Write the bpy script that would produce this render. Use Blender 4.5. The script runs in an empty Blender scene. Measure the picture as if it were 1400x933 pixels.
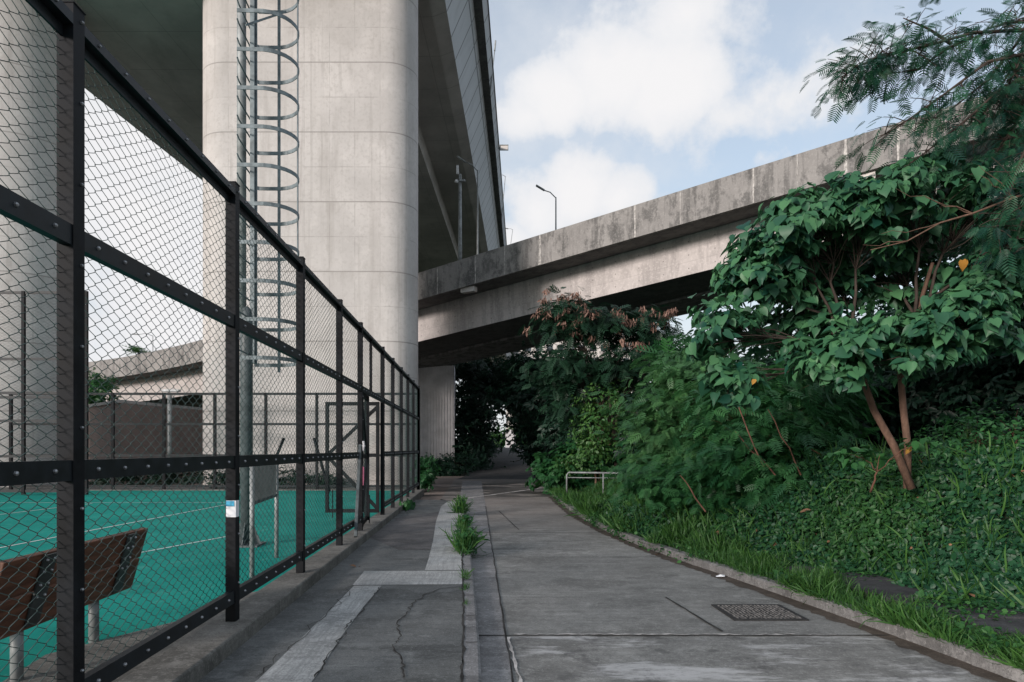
import bpy, math, random
import numpy as np
from mathutils import Vector, Matrix

random.seed(7)
rng = np.random.default_rng(11)
SC = bpy.context.scene
COL = SC.collection
R = math.radians
F = 927.0            # focal length in photo pixels (1400 px wide frame)
VX, VY, H = 651.0, 614.0, 1.6


def at(px, py, Y):
    """place seen at photo pixel (px,py) at distance Y"""
    return Vector(((px - VX) / F * Y, Y, H - (py - VY) / F * Y))


def gx(px, Y):
    return (px - VX) / F * Y


def nrm(a):
    return a / np.maximum(np.linalg.norm(a, axis=-1, keepdims=True), 1e-9)


# ------------------------------------------------------------------ materials
class NT:
    def __init__(s, name, world=False):
        if world:
            s.m = bpy.data.worlds.new(name)
        else:
            s.m = bpy.data.materials.new(name)
        s.m.use_nodes = True
        s.t = s.m.node_tree
        s.t.nodes.clear()

    def n(s, typ, ins=None, **props):
        nd = s.t.nodes.new(typ)
        for k, v in props.items():
            setattr(nd, k, v)
        for k, v in (ins or {}).items():
            sk = nd.inputs[k]
            if isinstance(v, bpy.types.NodeSocket):
                s.t.links.new(v, sk)
            else:
                if sk.type == 'RGBA' and isinstance(v, (tuple, list)) and len(v) == 3:
                    v = (*v, 1)
                sk.default_value = v
        return nd

    def math(s, op, a, b=0.0, c=None, clamp=False):
        nd = s.n('ShaderNodeMath', operation=op, use_clamp=clamp)
        for i, v in enumerate((a, b, c)):
            if v is None:
                continue
            if isinstance(v, bpy.types.NodeSocket):
                s.t.links.new(v, nd.inputs[i])
            else:
                nd.inputs[i].default_value = v
        return nd.outputs[0]

    def mix(s, f, a, b, blend='MIX'):
        nd = s.n('ShaderNodeMix', data_type='RGBA', blend_type=blend)
        for i, v in ((0, f), (6, a), (7, b)):
            if isinstance(v, bpy.types.NodeSocket):
                s.t.links.new(v, nd.inputs[i])
            else:
                if i and len(v) == 3:
                    v = (*v, 1)
                nd.inputs[i].default_value = v
        return nd.outputs[2]

    def ramp(s, v, lo, hi):
        nd = s.n('ShaderNodeMapRange', {0: v, 1: lo, 2: hi, 3: 0.0, 4: 1.0}, interpolation_type='SMOOTHSTEP')
        return nd.outputs[0]

    def pos(s):
        return s.n('ShaderNodeNewGeometry').outputs['Position']

    def noise(s, vec, scale, detail=4, rough=.55, sc=None, lac=2.0):
        if sc:
            vec = s.n('ShaderNodeVectorMath', {0: vec, 1: sc}, operation='MULTIPLY').outputs[0]
        return s.n('ShaderNodeTexNoise', {'Vector': vec, 'Scale': scale, 'Detail': detail, 'Roughness': rough}).outputs[0]

    def sep(s, vec):
        return s.n('ShaderNodeSeparateXYZ', {0: vec}).outputs

    def line(s, v, period, w, off=0.0):
        """1 on thin lines every period"""
        q = s.math('FRACT', s.math('ADD', s.math('DIVIDE', s.math('SUBTRACT', v, off), period), 0.5))
        d = s.math('MULTIPLY', s.math('ABSOLUTE', s.math('SUBTRACT', q, 0.5)), period)
        return s.math('SUBTRACT', 1.0, s.ramp(d, w * .4, w), clamp=True)

    def bump(s, h, strength=.3, dist=.02):
        return s.n('ShaderNodeBump', {'Height': h, 'Strength': strength, 'Distance': dist}).outputs[0]

    def out(s, col, rough=.85, bump=None, metal=0.0, spec=.35):
        ins = {'Base Color': col, 'Roughness': rough, 'Metallic': metal, 'Specular IOR Level': spec}
        if bump is not None:
            ins['Normal'] = bump
        b = s.n('ShaderNodeBsdfPrincipled', ins)
        o = s.n('ShaderNodeOutputMaterial')
        s.t.links.new(b.outputs[0], o.inputs[0])
        return s.m


def m_simple(name, col, rough=.6, metal=0.0, var=.25, scale=6.0, spec=.35, bumpd=.0):
    t = NT(name)
    p = t.pos()
    n = t.noise(p, scale, 5, .6)
    f = t.ramp(n, .3, .7)
    c0 = tuple(c * (1 - var) for c in col)
    c1 = tuple(min(1, c * (1 + var)) for c in col)
    c = t.mix(f, c0, c1)
    r = t.math('ADD', rough - .1, t.math('MULTIPLY', n, .2))
    b = t.bump(t.noise(p, scale * 8, 3), .25, bumpd) if bumpd else None
    return t.out(c, r, b, metal, spec)


def m_pier(name='pier_concrete', base=(.545, .515, .495), dark=(.33, .305, .285), lift=2.84, z0=.3, panel=1.03, ridge=0):
    t = NT(name)
    p = t.pos()
    x, y, z = t.sep(p)[0:3]
    big = t.noise(p, .35, 5, .6)
    streak = t.noise(p, 1.0, 5, .65, sc=(1.6, 1.6, .12))
    fine = t.noise(p, 7.0, 5, .7)
    c = t.mix(t.ramp(big, .35, .7), base, tuple(b * .80 for b in base))
    c = t.mix(t.math('MULTIPLY', t.ramp(streak, .50, .70), .55), c, dark)
    c = t.mix(t.math('MULTIPLY', t.ramp(fine, .48, .66), .40), c, dark)
    rain = t.noise(p, 2.6, 6, .7, sc=(1.5, 1.5, .05))
    c = t.mix(t.math('MULTIPLY', t.ramp(rain, .55, .68), .45), c, tuple(d * .9 for d in dark))
    # colour differs a little from lift to lift and panel to panel
    cell = t.n('ShaderNodeCombineXYZ', {0: t.math('FLOOR', t.math('DIVIDE', x, panel)), 1: 0.0,
                                       2: t.math('FLOOR', t.math('DIVIDE', t.math('SUBTRACT', z, z0), lift / 2))}).outputs[0]
    wn = t.n('ShaderNodeTexWhiteNoise', {'Vector': cell}).outputs[0]
    c = t.mix(t.math('MULTIPLY', wn, .45), c, tuple(b * .82 for b in base))
    pat = t.noise(p, .8, 8, .72, sc=(1, 1, .8))
    c = t.mix(t.math('MULTIPLY', t.ramp(pat, .53, .64), .22), c, tuple(d * 1.05 for d in dark))
    c = t.mix(t.math('MULTIPLY', t.math('SUBTRACT', 1.0, t.ramp(pat, .36, .45)), .22), c, tuple(min(.75, b * 1.22) for b in base))
    l1 = t.line(z, lift, .035, z0)
    l2 = t.line(z, lift / 2, .022, z0)
    l3 = t.line(x, panel, .024, -7.0)
    br = t.ramp(t.noise(p, 1.3, 3), .35, .6)
    lines = t.math('MAXIMUM', t.math('MULTIPLY', l1, .75), t.math('MULTIPLY', t.math('MAXIMUM', t.math('MULTIPLY', l2, .5), t.math('MULTIPLY', l3, .38)), br))
    c = t.mix(t.math('MULTIPLY', lines, .85), c, tuple(d * .6 for d in dark))
    # stain just under each lift joint
    under = t.math('FRACT', t.math('DIVIDE', t.math('SUBTRACT', z, z0), lift))
    us = t.math('MULTIPLY', t.ramp(under, .72, 1.0), t.ramp(t.noise(p, 1.4, 4, .7, sc=(1, 1, .25)), .48, .72))
    c = t.mix(t.math('MULTIPLY', us, .65), c, dark)
    h = t.math('SUBTRACT', t.math('MULTIPLY', fine, .35), lines)
    return t.out(c, .82, t.bump(h, .35, .012))


def m_soffit(name, base, joint=3.2, slope=.068):
    t = NT(name)
    p = t.pos()
    x, y, z = t.sep(p)[0:3]
    xx = t.math('SUBTRACT', x, t.math('MULTIPLY', y, slope))
    big = t.noise(p, .25, 5, .65)
    st = t.noise(p, .9, 6, .7, sc=(1, .35, 1))
    c = t.mix(t.ramp(big, .3, .7), base, tuple(b * .7 for b in base))
    c = t.mix(t.math('MULTIPLY', t.ramp(st, .5, .75), .5), c, tuple(b * .5 for b in base))
    ln = t.math('MAXIMUM', t.line(y, joint, .03), t.line(xx, 2.4, .02))
    c = t.mix(t.math('MULTIPLY', ln, .55), c, tuple(b * .35 for b in base))
    return t.out(c, .88, t.bump(t.math('SUBTRACT', t.noise(p, 5, 4), ln), .3, .02))


def m_fascia(name, base):
    t = NT(name)
    p = t.pos()
    x, y, z = t.sep(p)[0:3]
    st = t.noise(p, 1.2, 5, .65, sc=(1, 1, .2))
    cell = t.n('ShaderNodeCombineXYZ', {0: t.math('FLOOR', t.math('DIVIDE', y, 2.0)), 1: t.math('FLOOR', t.math('DIVIDE', z, 1.75)), 2: 0.0}).outputs[0]
    wn = t.n('ShaderNodeTexWhiteNoise', {'Vector': cell}).outputs[0]
    c = t.mix(t.math('MULTIPLY', wn, .35), base, tuple(b * .8 for b in base))
    c = t.mix(t.math('MULTIPLY', t.ramp(st, .45, .75), .4), c, tuple(b * .6 for b in base))
    ln = t.math('MAXIMUM', t.line(y, 2.0, .08), t.line(z, 40.0, .07, 24.2))
    c = t.mix(t.math('MULTIPLY', ln, .85), c, tuple(b * .25 for b in base))
    return t.out(c, .7, t.bump(t.math('SUBTRACT', 1.0, ln), .5, .02))


def m_ramp(name, base, dark, spots=False):
    """weathered in-situ concrete, u = metres along, v = metres across the section"""
    t = NT(name)
    p = t.pos()
    x, y, z = t.sep(p)[0:3]
    big = t.noise(p, .45, 6, .65)
    mid = t.noise(p, 1.6, 6, .7, sc=(1, 1, .55))
    streak = t.noise(p, 2.2, 5, .65, sc=(1, 1, .12))
    fine = t.noise(p, 11, 4, .7)
    c = t.mix(t.ramp(big, .35, .68), base, tuple(b * .78 for b in base))
    c = t.mix(t.math('MULTIPLY', t.ramp(mid, .48, .60), .8), c, dark)
    c = t.mix(t.math('MULTIPLY', t.ramp(streak, .50, .64), .65), c, tuple(d * .8 for d in dark))
    c = t.mix(t.math('MULTIPLY', t.ramp(fine, .5, .66), .4), c, tuple(b * 1.3 for b in base))
    h = fine
    if spots:
        uv = t.n('ShaderNodeUVMap').outputs[0]
        u, v = t.sep(uv)[0:2]
        ln = t.math('MAXIMUM', t.math('MULTIPLY', t.line(u, 1.2, .014), .5), t.line(v, .62, .014))
        c = t.mix(t.math('MULTIPLY', ln, .45), c, tuple(d * .7 for d in dark))
        vec = t.n('ShaderNodeVectorMath', {0: uv, 1: (1 / 1.2, 1 / .62, 1)}, operation='MULTIPLY').outputs[0]
        fr = t.n('ShaderNodeVectorMath', {0: vec}, operation='FRACTION').outputs[0]
        sx, sy = t.sep(fr)[0:2]
        d = t.math('SQRT', t.math('ADD', t.math('POWER', t.math('MULTIPLY', t.math('SUBTRACT', sx, .5), 1.2), 2.0), t.math('POWER', t.math('MULTIPLY', t.math('SUBTRACT', sy, .5), .62), 2.0)))
        hole = t.math('SUBTRACT', 1.0, t.ramp(d, .02, .04))
        c = t.mix(t.math('MULTIPLY', hole, .75), c, tuple(dd * .35 for dd in dark))
    return t.out(c, .85, t.bump(h, .3, .01))


def m_road(name, base, seed=0.0, brushed=0, pale=.35, wet=False, crackle=False, darkc=None, pscale=.6):
    t = NT(name)
    p = t.n('ShaderNodeVectorMath', {0: t.pos(), 1: (seed, seed * .7, 0)}, operation='ADD').outputs[0]
    big = t.noise(p, .55, 6, .65)
    mid = t.noise(p, 2.3, 6, .72)
    along = t.noise(p, 1.2, 5, .65, sc=(.35, 2.6, 1))
    fine = t.noise(p, 26, 6, .8)
    grit = t.noise(p, 75, 4, .75)
    darkc = darkc or tuple(b * .45 for b in base)
    c = t.mix(t.ramp(big, .33, .66), base, tuple(b * .72 for b in base))
    c = t.mix(t.math('MULTIPLY', t.ramp(mid, .45, .72), .6), c, darkc)
    c = t.mix(t.math('MULTIPLY', t.ramp(along, .55, .78), pale), c, tuple(min(.6, b * 2.1) for b in base))
    comb = t.noise(p, 1.0, 6, .7, sc=(1.0, 16.0, 1))
    c = t.mix(t.math('MULTIPLY', t.ramp(comb, .50, .66), .5), c, tuple(b * .5 for b in base))
    c = t.mix(t.math('MULTIPLY', t.math('SUBTRACT', 1.0, t.ramp(comb, .28, .46)), .30), c, tuple(min(.6, b * 1.5) for b in base))
    blot = t.noise(p, .9, 8, .72, sc=(.8, 1.5, 1))
    c = t.mix(t.math('MULTIPLY', t.ramp(blot, .50, .60), .70), c, tuple(b * .38 for b in base))
    spl = t.math('MULTIPLY', t.ramp(t.noise(p, 1.1, 9, .74, sc=(.55, 2.0, 1)), .60, .72), pale + .2)
    c = t.mix(spl, c, tuple(min(.62, b * 2.2) for b in base))
    c = t.mix(t.math('MULTIPLY', t.ramp(fine, .50, .68), .6), c, tuple(min(.7, b * 1.75) for b in base))
    c = t.mix(t.math('MULTIPLY', t.ramp(grit, .50, .62), .6), c, tuple(d * .55 for d in darkc))
    mott = t.noise(p, 3.4, 9, .78)
    c = t.mix(t.math('MULTIPLY', t.ramp(mott, .50, .62), .42), c, tuple(b * .42 for b in base))
    c = t.mix(t.math('MULTIPLY', t.math('SUBTRACT', 1.0, t.ramp(mott, .36, .47)), .38), c, tuple(min(.65, b * 1.55) for b in base))
    h = t.math('ADD', t.math('MULTIPLY', fine, .6), t.math('MULTIPLY', grit, .6))
    if brushed:
        x, y, z = t.sep(t.pos())[0:3]
        q = t.math('ADD', y if brushed == 1 else x, t.math('MULTIPLY', t.noise(p, 2.0, 3), .12))
        br = t.n('ShaderNodeTexNoise', {'Vector': t.n('ShaderNodeCombineXYZ', {0: t.math('MULTIPLY', q, 1.0), 1: t.math('MULTIPLY', x if brushed == 1 else y, .02), 2: 0.0}).outputs[0], 'Scale': 45.0, 'Detail': 3.0}).outputs[0]
        c = t.mix(t.math('MULTIPLY', t.ramp(br, .42, .62), .5), c, tuple(b * .5 for b in base))
        h = t.math('ADD', h, t.math('MULTIPLY', br, -1.0))
    rough = t.math('ADD', .72, t.math('MULTIPLY', mid, .2))
    if wet:
        x, y, z = t.sep(t.pos())[0:3]
        bay = t.math('ADD', t.math('GREATER_THAN', y, 6.16), t.math('ADD', t.math('GREATER_THAN', y, 10.62), t.math('ADD', t.math('GREATER_THAN', y, 13.75), t.math('GREATER_THAN', y, 17.6))))
        bw = t.n('ShaderNodeTexWhiteNoise', {'Vector': t.n('ShaderNodeCombineXYZ', {0: bay, 1: t.math('GREATER_THAN', x, .28), 2: 3.3}).outputs[0]}).outputs[0]
        c = t.mix(t.math('MULTIPLY', bw, .35), c, tuple(b * .62 for b in base))
        c = t.mix(t.math('MULTIPLY', t.ramp(y, 10.0, 22.0), .38), c, (.29, .225, .19))
        nearb = t.math('SUBTRACT', 1.0, t.math('GREATER_THAN', y, 6.16))
        wsp = t.math('MULTIPLY', nearb, t.ramp(t.noise(t.pos(), 1.4, 9, .72, sc=(.5, 1.6, 1)), .50, .62))
        c = t.mix(t.math('MULTIPLY', wsp, .65), c, (.60, .60, .60))
        dsp = t.math('MULTIPLY', nearb, t.ramp(t.noise(t.pos(), 2.6, 9, .75), .50, .62))
        c = t.mix(t.math('MULTIPLY', dsp, .6), c, (.07, .07, .07))
        w = t.ramp(t.noise(t.pos(), .75, 5, .6, sc=(.55, 1.0, 1)), .455, .50)
        reg = t.math('MULTIPLY', t.ramp(y, 22.5, 25.0), t.math('SUBTRACT', 1.0, t.ramp(y, 33.0, 37.0)))
        w = t.math('MULTIPLY', w, reg)
        c = t.mix(t.math('MULTIPLY', w, .85), c, tuple(b * .18 for b in base))
        rough = t.math('SUBTRACT', rough, t.math('MULTIPLY', w, .3))
    return t.out(c, rough, t.bump(h, .5, .004), spec=.3)


def m_court():
    t = NT('court_acrylic')
    p = t.pos()
    n = t.noise(p, .5, 5, .6)
    n2 = t.noise(p, 3.0, 6, .7, sc=(1, .5, 1))
    c = t.mix(t.ramp(n, .3, .7), (.004, .205, .170), (.012, .265, .215))
    c = t.mix(t.math('MULTIPLY', t.ramp(n2, .54, .68), .5), c, (.085, .32, .265))
    sc_ = t.noise(p, 5.0, 8, .78, sc=(1, .25, 1))
    c = t.mix(t.math('MULTIPLY', t.ramp(sc_, .58, .68), .5), c, (.16, .36, .31))
    n3 = t.noise(p, 1.1, 8, .75)
    c = t.mix(t.math('MULTIPLY', t.ramp(n3, .54, .64), .45), c, (.002, .145, .12))
    return t.out(c, .8, t.bump(t.noise(p, 120, 2), .2, .003), spec=.08)


def m_soil():
    t = NT('soil')
    p = t.pos()
    n = t.noise(p, 1.5, 6, .7)
    c = t.mix(t.ramp(n, .35, .65), (.03, .024, .017), (.02, .045, .02))
    return t.out(c, .95, t.bump(t.noise(p, 12, 5), .6, .05))


def m_leaf(name, c0, c1, rough=.42, trans=.3, spec=.4, back=None):
    t = NT(name)
    a = t.n('ShaderNodeAttribute', attribute_name='tint').outputs['Fac']
    c = t.mix(a, c0, c1)
    pr = t.n('ShaderNodeBsdfPrincipled', {'Base Color': c, 'Roughness': rough, 'Specular IOR Level': spec})
    tl = t.n('ShaderNodeBsdfTranslucent', {'Color': t.mix(.5, c, tuple(min(1, v * 1.6) for v in c1))})
    mx = t.n('ShaderNodeMixShader', {0: trans, 1: pr.outputs[0], 2: tl.outputs[0]})
    o = t.n('ShaderNodeOutputMaterial')
    t.t.links.new(mx.outputs[0], o.inputs[0])
    return t.m


def m_bark(name, c):
    t = NT(name)
    p = t.pos()
    n = t.noise(p, 14, 5, .7, sc=(1, 1, .4))
    col = t.mix(t.ramp(n, .35, .7), tuple(v * .55 for v in c), c)
    return t.out(col, .85, t.bump(n, .6, .01))


def m_wood():
    t = NT('stained_wood')
    p = t.pos()
    n = t.noise(p, 9, 5, .65, sc=(3, .25, 3))
    col = t.mix(t.ramp(n, .35, .7), (.085, .036, .022), (.20, .085, .05))
    return t.out(col, .6, t.bump(n, .3, .004))


M = dict(
    pier=m_pier(),
    soffit=m_soffit('viaduct_soffit_concrete', (.58, .55, .52)),
    fascia=m_fascia('fascia_panels', (.58, .60, .62)),
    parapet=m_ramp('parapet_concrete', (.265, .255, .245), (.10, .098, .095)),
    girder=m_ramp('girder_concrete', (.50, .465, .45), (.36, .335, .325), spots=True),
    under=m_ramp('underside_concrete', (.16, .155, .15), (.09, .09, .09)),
    road=m_road('road_concrete', (.285, .285, .272), wet=True, pale=.45),
    pave=m_road('pavement_concrete', (.165, .172, .170), seed=9.0, pale=.5),
    patch=m_road('patch_concrete', (.50, .51, .50), seed=3.0, brushed=2, pale=.1),
    brushed=m_road('brushed_concrete', (.165, .16, .16), seed=5.0, brushed=1, pale=.2),
    kerb=m_road('kerb_concrete', (.29, .285, .285), seed=4.0, pale=.3),
    rkerb=m_road('old_kerb_concrete', (.22, .215, .21), seed=2.0, pale=.3),
    sill=m_road('sill_concrete', (.19, .185, .17), seed=7.0, pale=.4),
    cross=m_road('crossing_concrete', (.28, .23, .205), seed=6.0, wet=True, pale=.3),
    slab=m_road('verge_slab', (.07, .07, .075), seed=1.0, pale=.15),
    crack=m_simple('crack_dirt', (.035, .034, .032), .95, var=.6, scale=5),
    pale_line=m_simple('worn_paint', (.44, .42, .40), .85, var=.4, scale=9),
    court=m_court(),
    white=m_simple('line_paint', (.62, .66, .64), .7, var=.15),
    soil=m_soil(),
    asphalt=m_road('old_asphalt', (.075, .075, .077), seed=12.0, pale=.12),
    dirt=m_road('gutter_silt', (.10, .08, .065), seed=8.0, pale=.3),
    steel=m_simple('dark_painted_steel', (.009, .010, .012), .6, var=.5, scale=5, spec=.14),
    rail=m_simple('dark_rail_steel', (.012, .015, .018), .5, var=.4, scale=9, spec=.25),
    bolt=m_simple('bolt_steel', (.35, .36, .37), .4, .9),
    wire=m_simple('coated_wire', (.040, .068, .066), .5, var=.3, spec=.3),
    galv=m_simple('galvanised_steel', (.25, .265, .265), .55, .2, var=.3, scale=5),
    cage=m_simple('grey_cage_steel', (.16, .19, .20), .5, .2, var=.3, scale=7),
    mast=m_simple('dark_mast_steel', (.085, .10, .105), .5, .1),
    white_metal=m_simple('white_metal', (.6, .6, .6), .5),
    wood=m_wood(),
    strap=m_simple('bench_strap', (.04, .045, .045), .5),
    brown=m_simple('brown_render', (.32, .24, .21), .9, var=.12, scale=1.5),
    cream=m_simple('cream_render', (.55, .52, .49), .9, var=.1, scale=2),
    leach=m_simple('leached_lime', (.40, .385, .365), .9, var=.4, scale=7),
    rib=m_simple('ribbed_concrete', (.56, .55, .56), .85, var=.15, scale=1.2),
    black=m_simple('black_rubber', (.02, .02, .022), .7),
    glass=m_simple('window_glass', (.05, .06, .07), .15, spec=.6),
    paper=m_simple('sticker_white', (.75, .77, .80), .6, var=.06),
    blue=m_simple('sticker_blue', (.05, .32, .50), .6, var=.3, scale=40),
    pink=m_simple('pink_plastic', (.65, .18, .30), .5),
    cloth=m_simple('grey_cloth', (.5, .5, .52), .9),
    cover=m_simple('cover_stone', (.16, .15, .14), .85, var=.5, scale=22),
    coverd=m_simple('cover_joint', (.03, .03, .03), .85),
    bark=m_bark('brown_bark', (.17, .10, .07)),
    darkbark=m_bark('dark_bark', (.07, .052, .042)),
    redtwig=m_bark('red_twig', (.16, .075, .05)),
    l_big=m_leaf('broad_leaf', (.006, .052, .036), (.085, .225, .095), .46, .2, .3),
    l_yel=m_leaf('yellowed_leaf', (.55, .25, .04), (.6, .33, .08), .6, .3),
    l_feather=m_leaf('feathery_leaf', (.006, .045, .036), (.026, .120, .050), .5, .3),
    l_leu=m_leaf('bush_leaf', (.012, .070, .026), (.055, .185, .052), .5, .3),
    l_ficus=m_leaf('pale_leaf', (0.0225, 0.0900, 0.0225), (0.0975, 0.2100, 0.0525), .45, .3),
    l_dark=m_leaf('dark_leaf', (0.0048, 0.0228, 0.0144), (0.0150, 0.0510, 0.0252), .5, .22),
    l_ivy=m_leaf('creeper_leaf', (.007, .045, .022), (.032, .125, .048), .48, .2),
    l_grass=m_leaf('grass_blade', (.014, .065, .016), (.075, .185, .035), .55, .25),
    l_fresh=m_leaf('fresh_leaf', (.018, .075, .028), (.075, .195, .062), .5, .3),
    l_weed=m_leaf('weed_leaf', (.012, .062, .020), (.055, .165, .040), .5, .25),
    l_dry=m_leaf('dry_leaf', (.14, .075, .04), (.30, .16, .09), .8, .1),
    l_pod=m_leaf('seed_pod', (.15, .085, .065), (.30, .185, .145), .75, .15),
    l_far=m_leaf('distant_leaf', (.03, .10, .03), (.08, .19, .05), .5, .3),
)


# ------------------------------------------------------------------ mesh helpers
class MB:
    def __init__(s):
        s.v, s.f, s.uv = [], [], None
        s.mi, s.cur = [], 0

    def add(s, vs, fs):
        o = len(s.v)
        s.v.extend([tuple(v) for v in vs])
        s.f.extend([tuple(i + o for i in f) for f in fs])
        s.mi.extend([s.cur] * len(fs))

    def box(s, c, d, rz=0.0, M4=None):
        x, y, z = d[0] / 2, d[1] / 2, d[2] / 2
        vs = [Vector(p) for p in ((-x, -y, -z), (x, -y, -z), (x, y, -z), (-x, y, -z), (-x, -y, z), (x, -y, z), (x, y, z), (-x, y, z))]
        rot = Matrix.Rotation(rz, 3, 'Z') if M4 is None else M4
        s.add([rot @ v + Vector(c) for v in vs], [(0, 3, 2, 1), (4, 5, 6, 7), (0, 1, 5, 4), (1, 2, 6, 5), (2, 3, 7, 6), (3, 0, 4, 7)])

    def bar(s, a, b, w, d, up=(0, 0, 1)):
        a, b = Vector(a), Vector(b)
        z = (b - a).normalized()
        u = Vector(up)
        if abs(z.dot(u)) > .95:
            u = Vector((1, 0, 0))
        x = z.cross(u).normalized()
        y = x.cross(z)
        vs = []
        for p in (a, b):
            for sx, sy in ((-1, -1), (1, -1), (1, 1), (-1, 1)):
                vs.append(p + x * sx * w / 2 + y * sy * d / 2)
        s.add(vs, [(3, 2, 1, 0), (4, 5, 6, 7), (0, 1, 5, 4), (1, 2, 6, 5), (2, 3, 7, 6), (3, 0, 4, 7)])

    def tube(s, pts, r, n=6, cap=True):
        pts = [Vector(p) for p in pts]
        rs = r if isinstance(r, (list, tuple)) else [r] * len(pts)
        vs, fs = [], []
        x = None
        for i, p in enumerate(pts):
            t = (pts[min(i + 1, len(pts) - 1)] - pts[max(i - 1, 0)]).normalized()
            if x is None:
                u = Vector((0, 0, 1)) if abs(t.z) < .9 else Vector((1, 0, 0))
                x = t.cross(u).normalized()
            else:
                x = (x - t * x.dot(t)).normalized()
            y = t.cross(x)
            for k in range(n):
                a = 2 * math.pi * k / n
                vs.append(p + (x * math.cos(a) + y * math.sin(a)) * rs[i])
        for i in range(len(pts) - 1):
            for k in range(n):
                k2 = (k + 1) % n
                fs.append((i * n + k, i * n + k2, (i + 1) * n + k2, (i + 1) * n + k))
        if cap:
            fs.append(tuple(range(n))[::-1])
            fs.append(tuple(range((len(pts) - 1) * n, len(pts) * n)))
        s.add(vs, fs)

    def prism(s, poly, z0, z1):
        n = len(poly)
        s.add([(x, y, z0) for x, y in poly] + [(x, y, z1) for x, y in poly],
              [tuple(range(n))[::-1], tuple(range(n, 2 * n))] + [(i, (i + 1) % n, n + (i + 1) % n, n + i) for i in range(n)])

    def build(s, name, mat=None, parent=None, smooth=False, bevel=0.0):
        me = bpy.data.meshes.new(name)
        me.from_pydata(s.v, [], s.f)
        me.update()
        if mat:
            for m_ in (mat if isinstance(mat, (list, tuple)) else [mat]):
                me.materials.append(m_)
            me.polygons.foreach_set('material_index', s.mi)
        if smooth:
            me.polygons.foreach_set('use_smooth', [True] * len(me.polygons))
        o = bpy.data.objects.new(name, me)
        COL.objects.link(o)
        if parent:
            o.parent = parent
            o.matrix_parent_inverse = parent.matrix_world.inverted() if False else Matrix.Translation(-parent.location)
        if bevel:
            b = o.modifiers.new('bevel', 'BEVEL')
            b.width = bevel
            b.segments = 2
            b.limit_method = 'ANGLE'
        return o


def tag(o, label=None, cat=None, group=None, kind=None):
    if label: o['label'] = label
    if cat: o['category'] = cat
    if group: o['group'] = group
    if kind: o['kind'] = kind
    return o


def thing(name, loc, label, cat, group=None):
    o = bpy.data.objects.new(name, None)
    o.location = loc
    o.empty_display_size = .2
    COL.objects.link(o)
    return tag(o, label, cat, group)


def struct(o):
    o['kind'] = 'structure'
    return o


def np_mesh(name, V, faces_flat, starts, mat, parent=None, tint=None, smooth=False):
    me = bpy.data.meshes.new(name)
    me.vertices.add(len(V))
    me.vertices.foreach_set('co', np.ascontiguousarray(V, dtype=np.float32).ravel())
    me.loops.add(len(faces_flat))
    me.loops.foreach_set('vertex_index', np.ascontiguousarray(faces_flat, dtype=np.int32))
    me.polygons.add(len(starts))
    me.polygons.foreach_set('loop_start', np.ascontiguousarray(starts, dtype=np.int32))
    me.update(calc_edges=True)
    if smooth:
        me.polygons.foreach_set('use_smooth', np.ones(len(starts), dtype=bool))
    if tint is not None:
        a = me.attributes.new('tint', 'FLOAT', 'POINT')
        a.data.foreach_set('value', np.ascontiguousarray(tint, dtype=np.float32))
    me.materials.append(mat)
    o = bpy.data.objects.new(name, me)
    COL.objects.link(o)
    if parent:
        o.parent = parent
        o.matrix_parent_inverse = Matrix.Translation(-parent.location)
    return o


# leaf templates: verts (x across, y along, z up), faces
def t_heart():
    r = [(.24, -.10, .03), (.46, .10, .06), (.48, .36, .05), (.33, .66, 0), (.13, .88, -.06)]
    m = [(0, 0, 0), (0, .38, -.02), (0, .70, -.06), (0, 1.06, -.16)]
    V = m + r + [(-x, y, z) for x, y, z in r]
    Fc = [(0, 4, 5, 1), (1, 5, 6), (1, 6, 7, 2), (2, 7, 8, 3)]
    Fc += [(1, 10 - 0, 9, 0), (1, 11, 10), (2, 12, 11, 1), (3, 13, 12, 2)]
    return np.array(V, float), Fc


def t_simple(w=.28):
    V = [(0, 0, 0), (w * .85, .28, .05), (w, .62, .03), (0, 1, -.08), (-w, .62, .03), (-w * .85, .28, .05)]
    return np.array(V, float), [(0, 1, 2, 3), (3, 4, 5, 0)]


def t_pinnate(n=8, w=.30, lw=.055, droop=.18):
    """one feather: a row of narrow leaflets each side"""
    V, Fc = [], []
    for i in range(n):
        y = .10 + .86 * i / (n - 1)
        L = w * (math.sin(math.pi * (.18 + .72 * i / (n - 1))) ** .7)
        z = -droop * y * y
        for sgn in (1, -1):
            o = len(V)
            V += [(0, y - lw / 2, z), (sgn * L, y + .10 - lw * .25, z - .03), (sgn * L, y + .10 + lw * .25, z - .03), (0, y + lw / 2, z)]
            Fc.append((o, o + 1, o + 2, o + 3) if sgn > 0 else (o + 3, o + 2, o + 1, o))
    o = len(V)
    V += [(-.008, 0, 0), (.008, 0, 0), (.004, 1, -droop), (-.004, 1, -droop)]
    Fc.append((o, o + 1, o + 2, o + 3))
    return np.array(V, float), Fc


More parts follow.
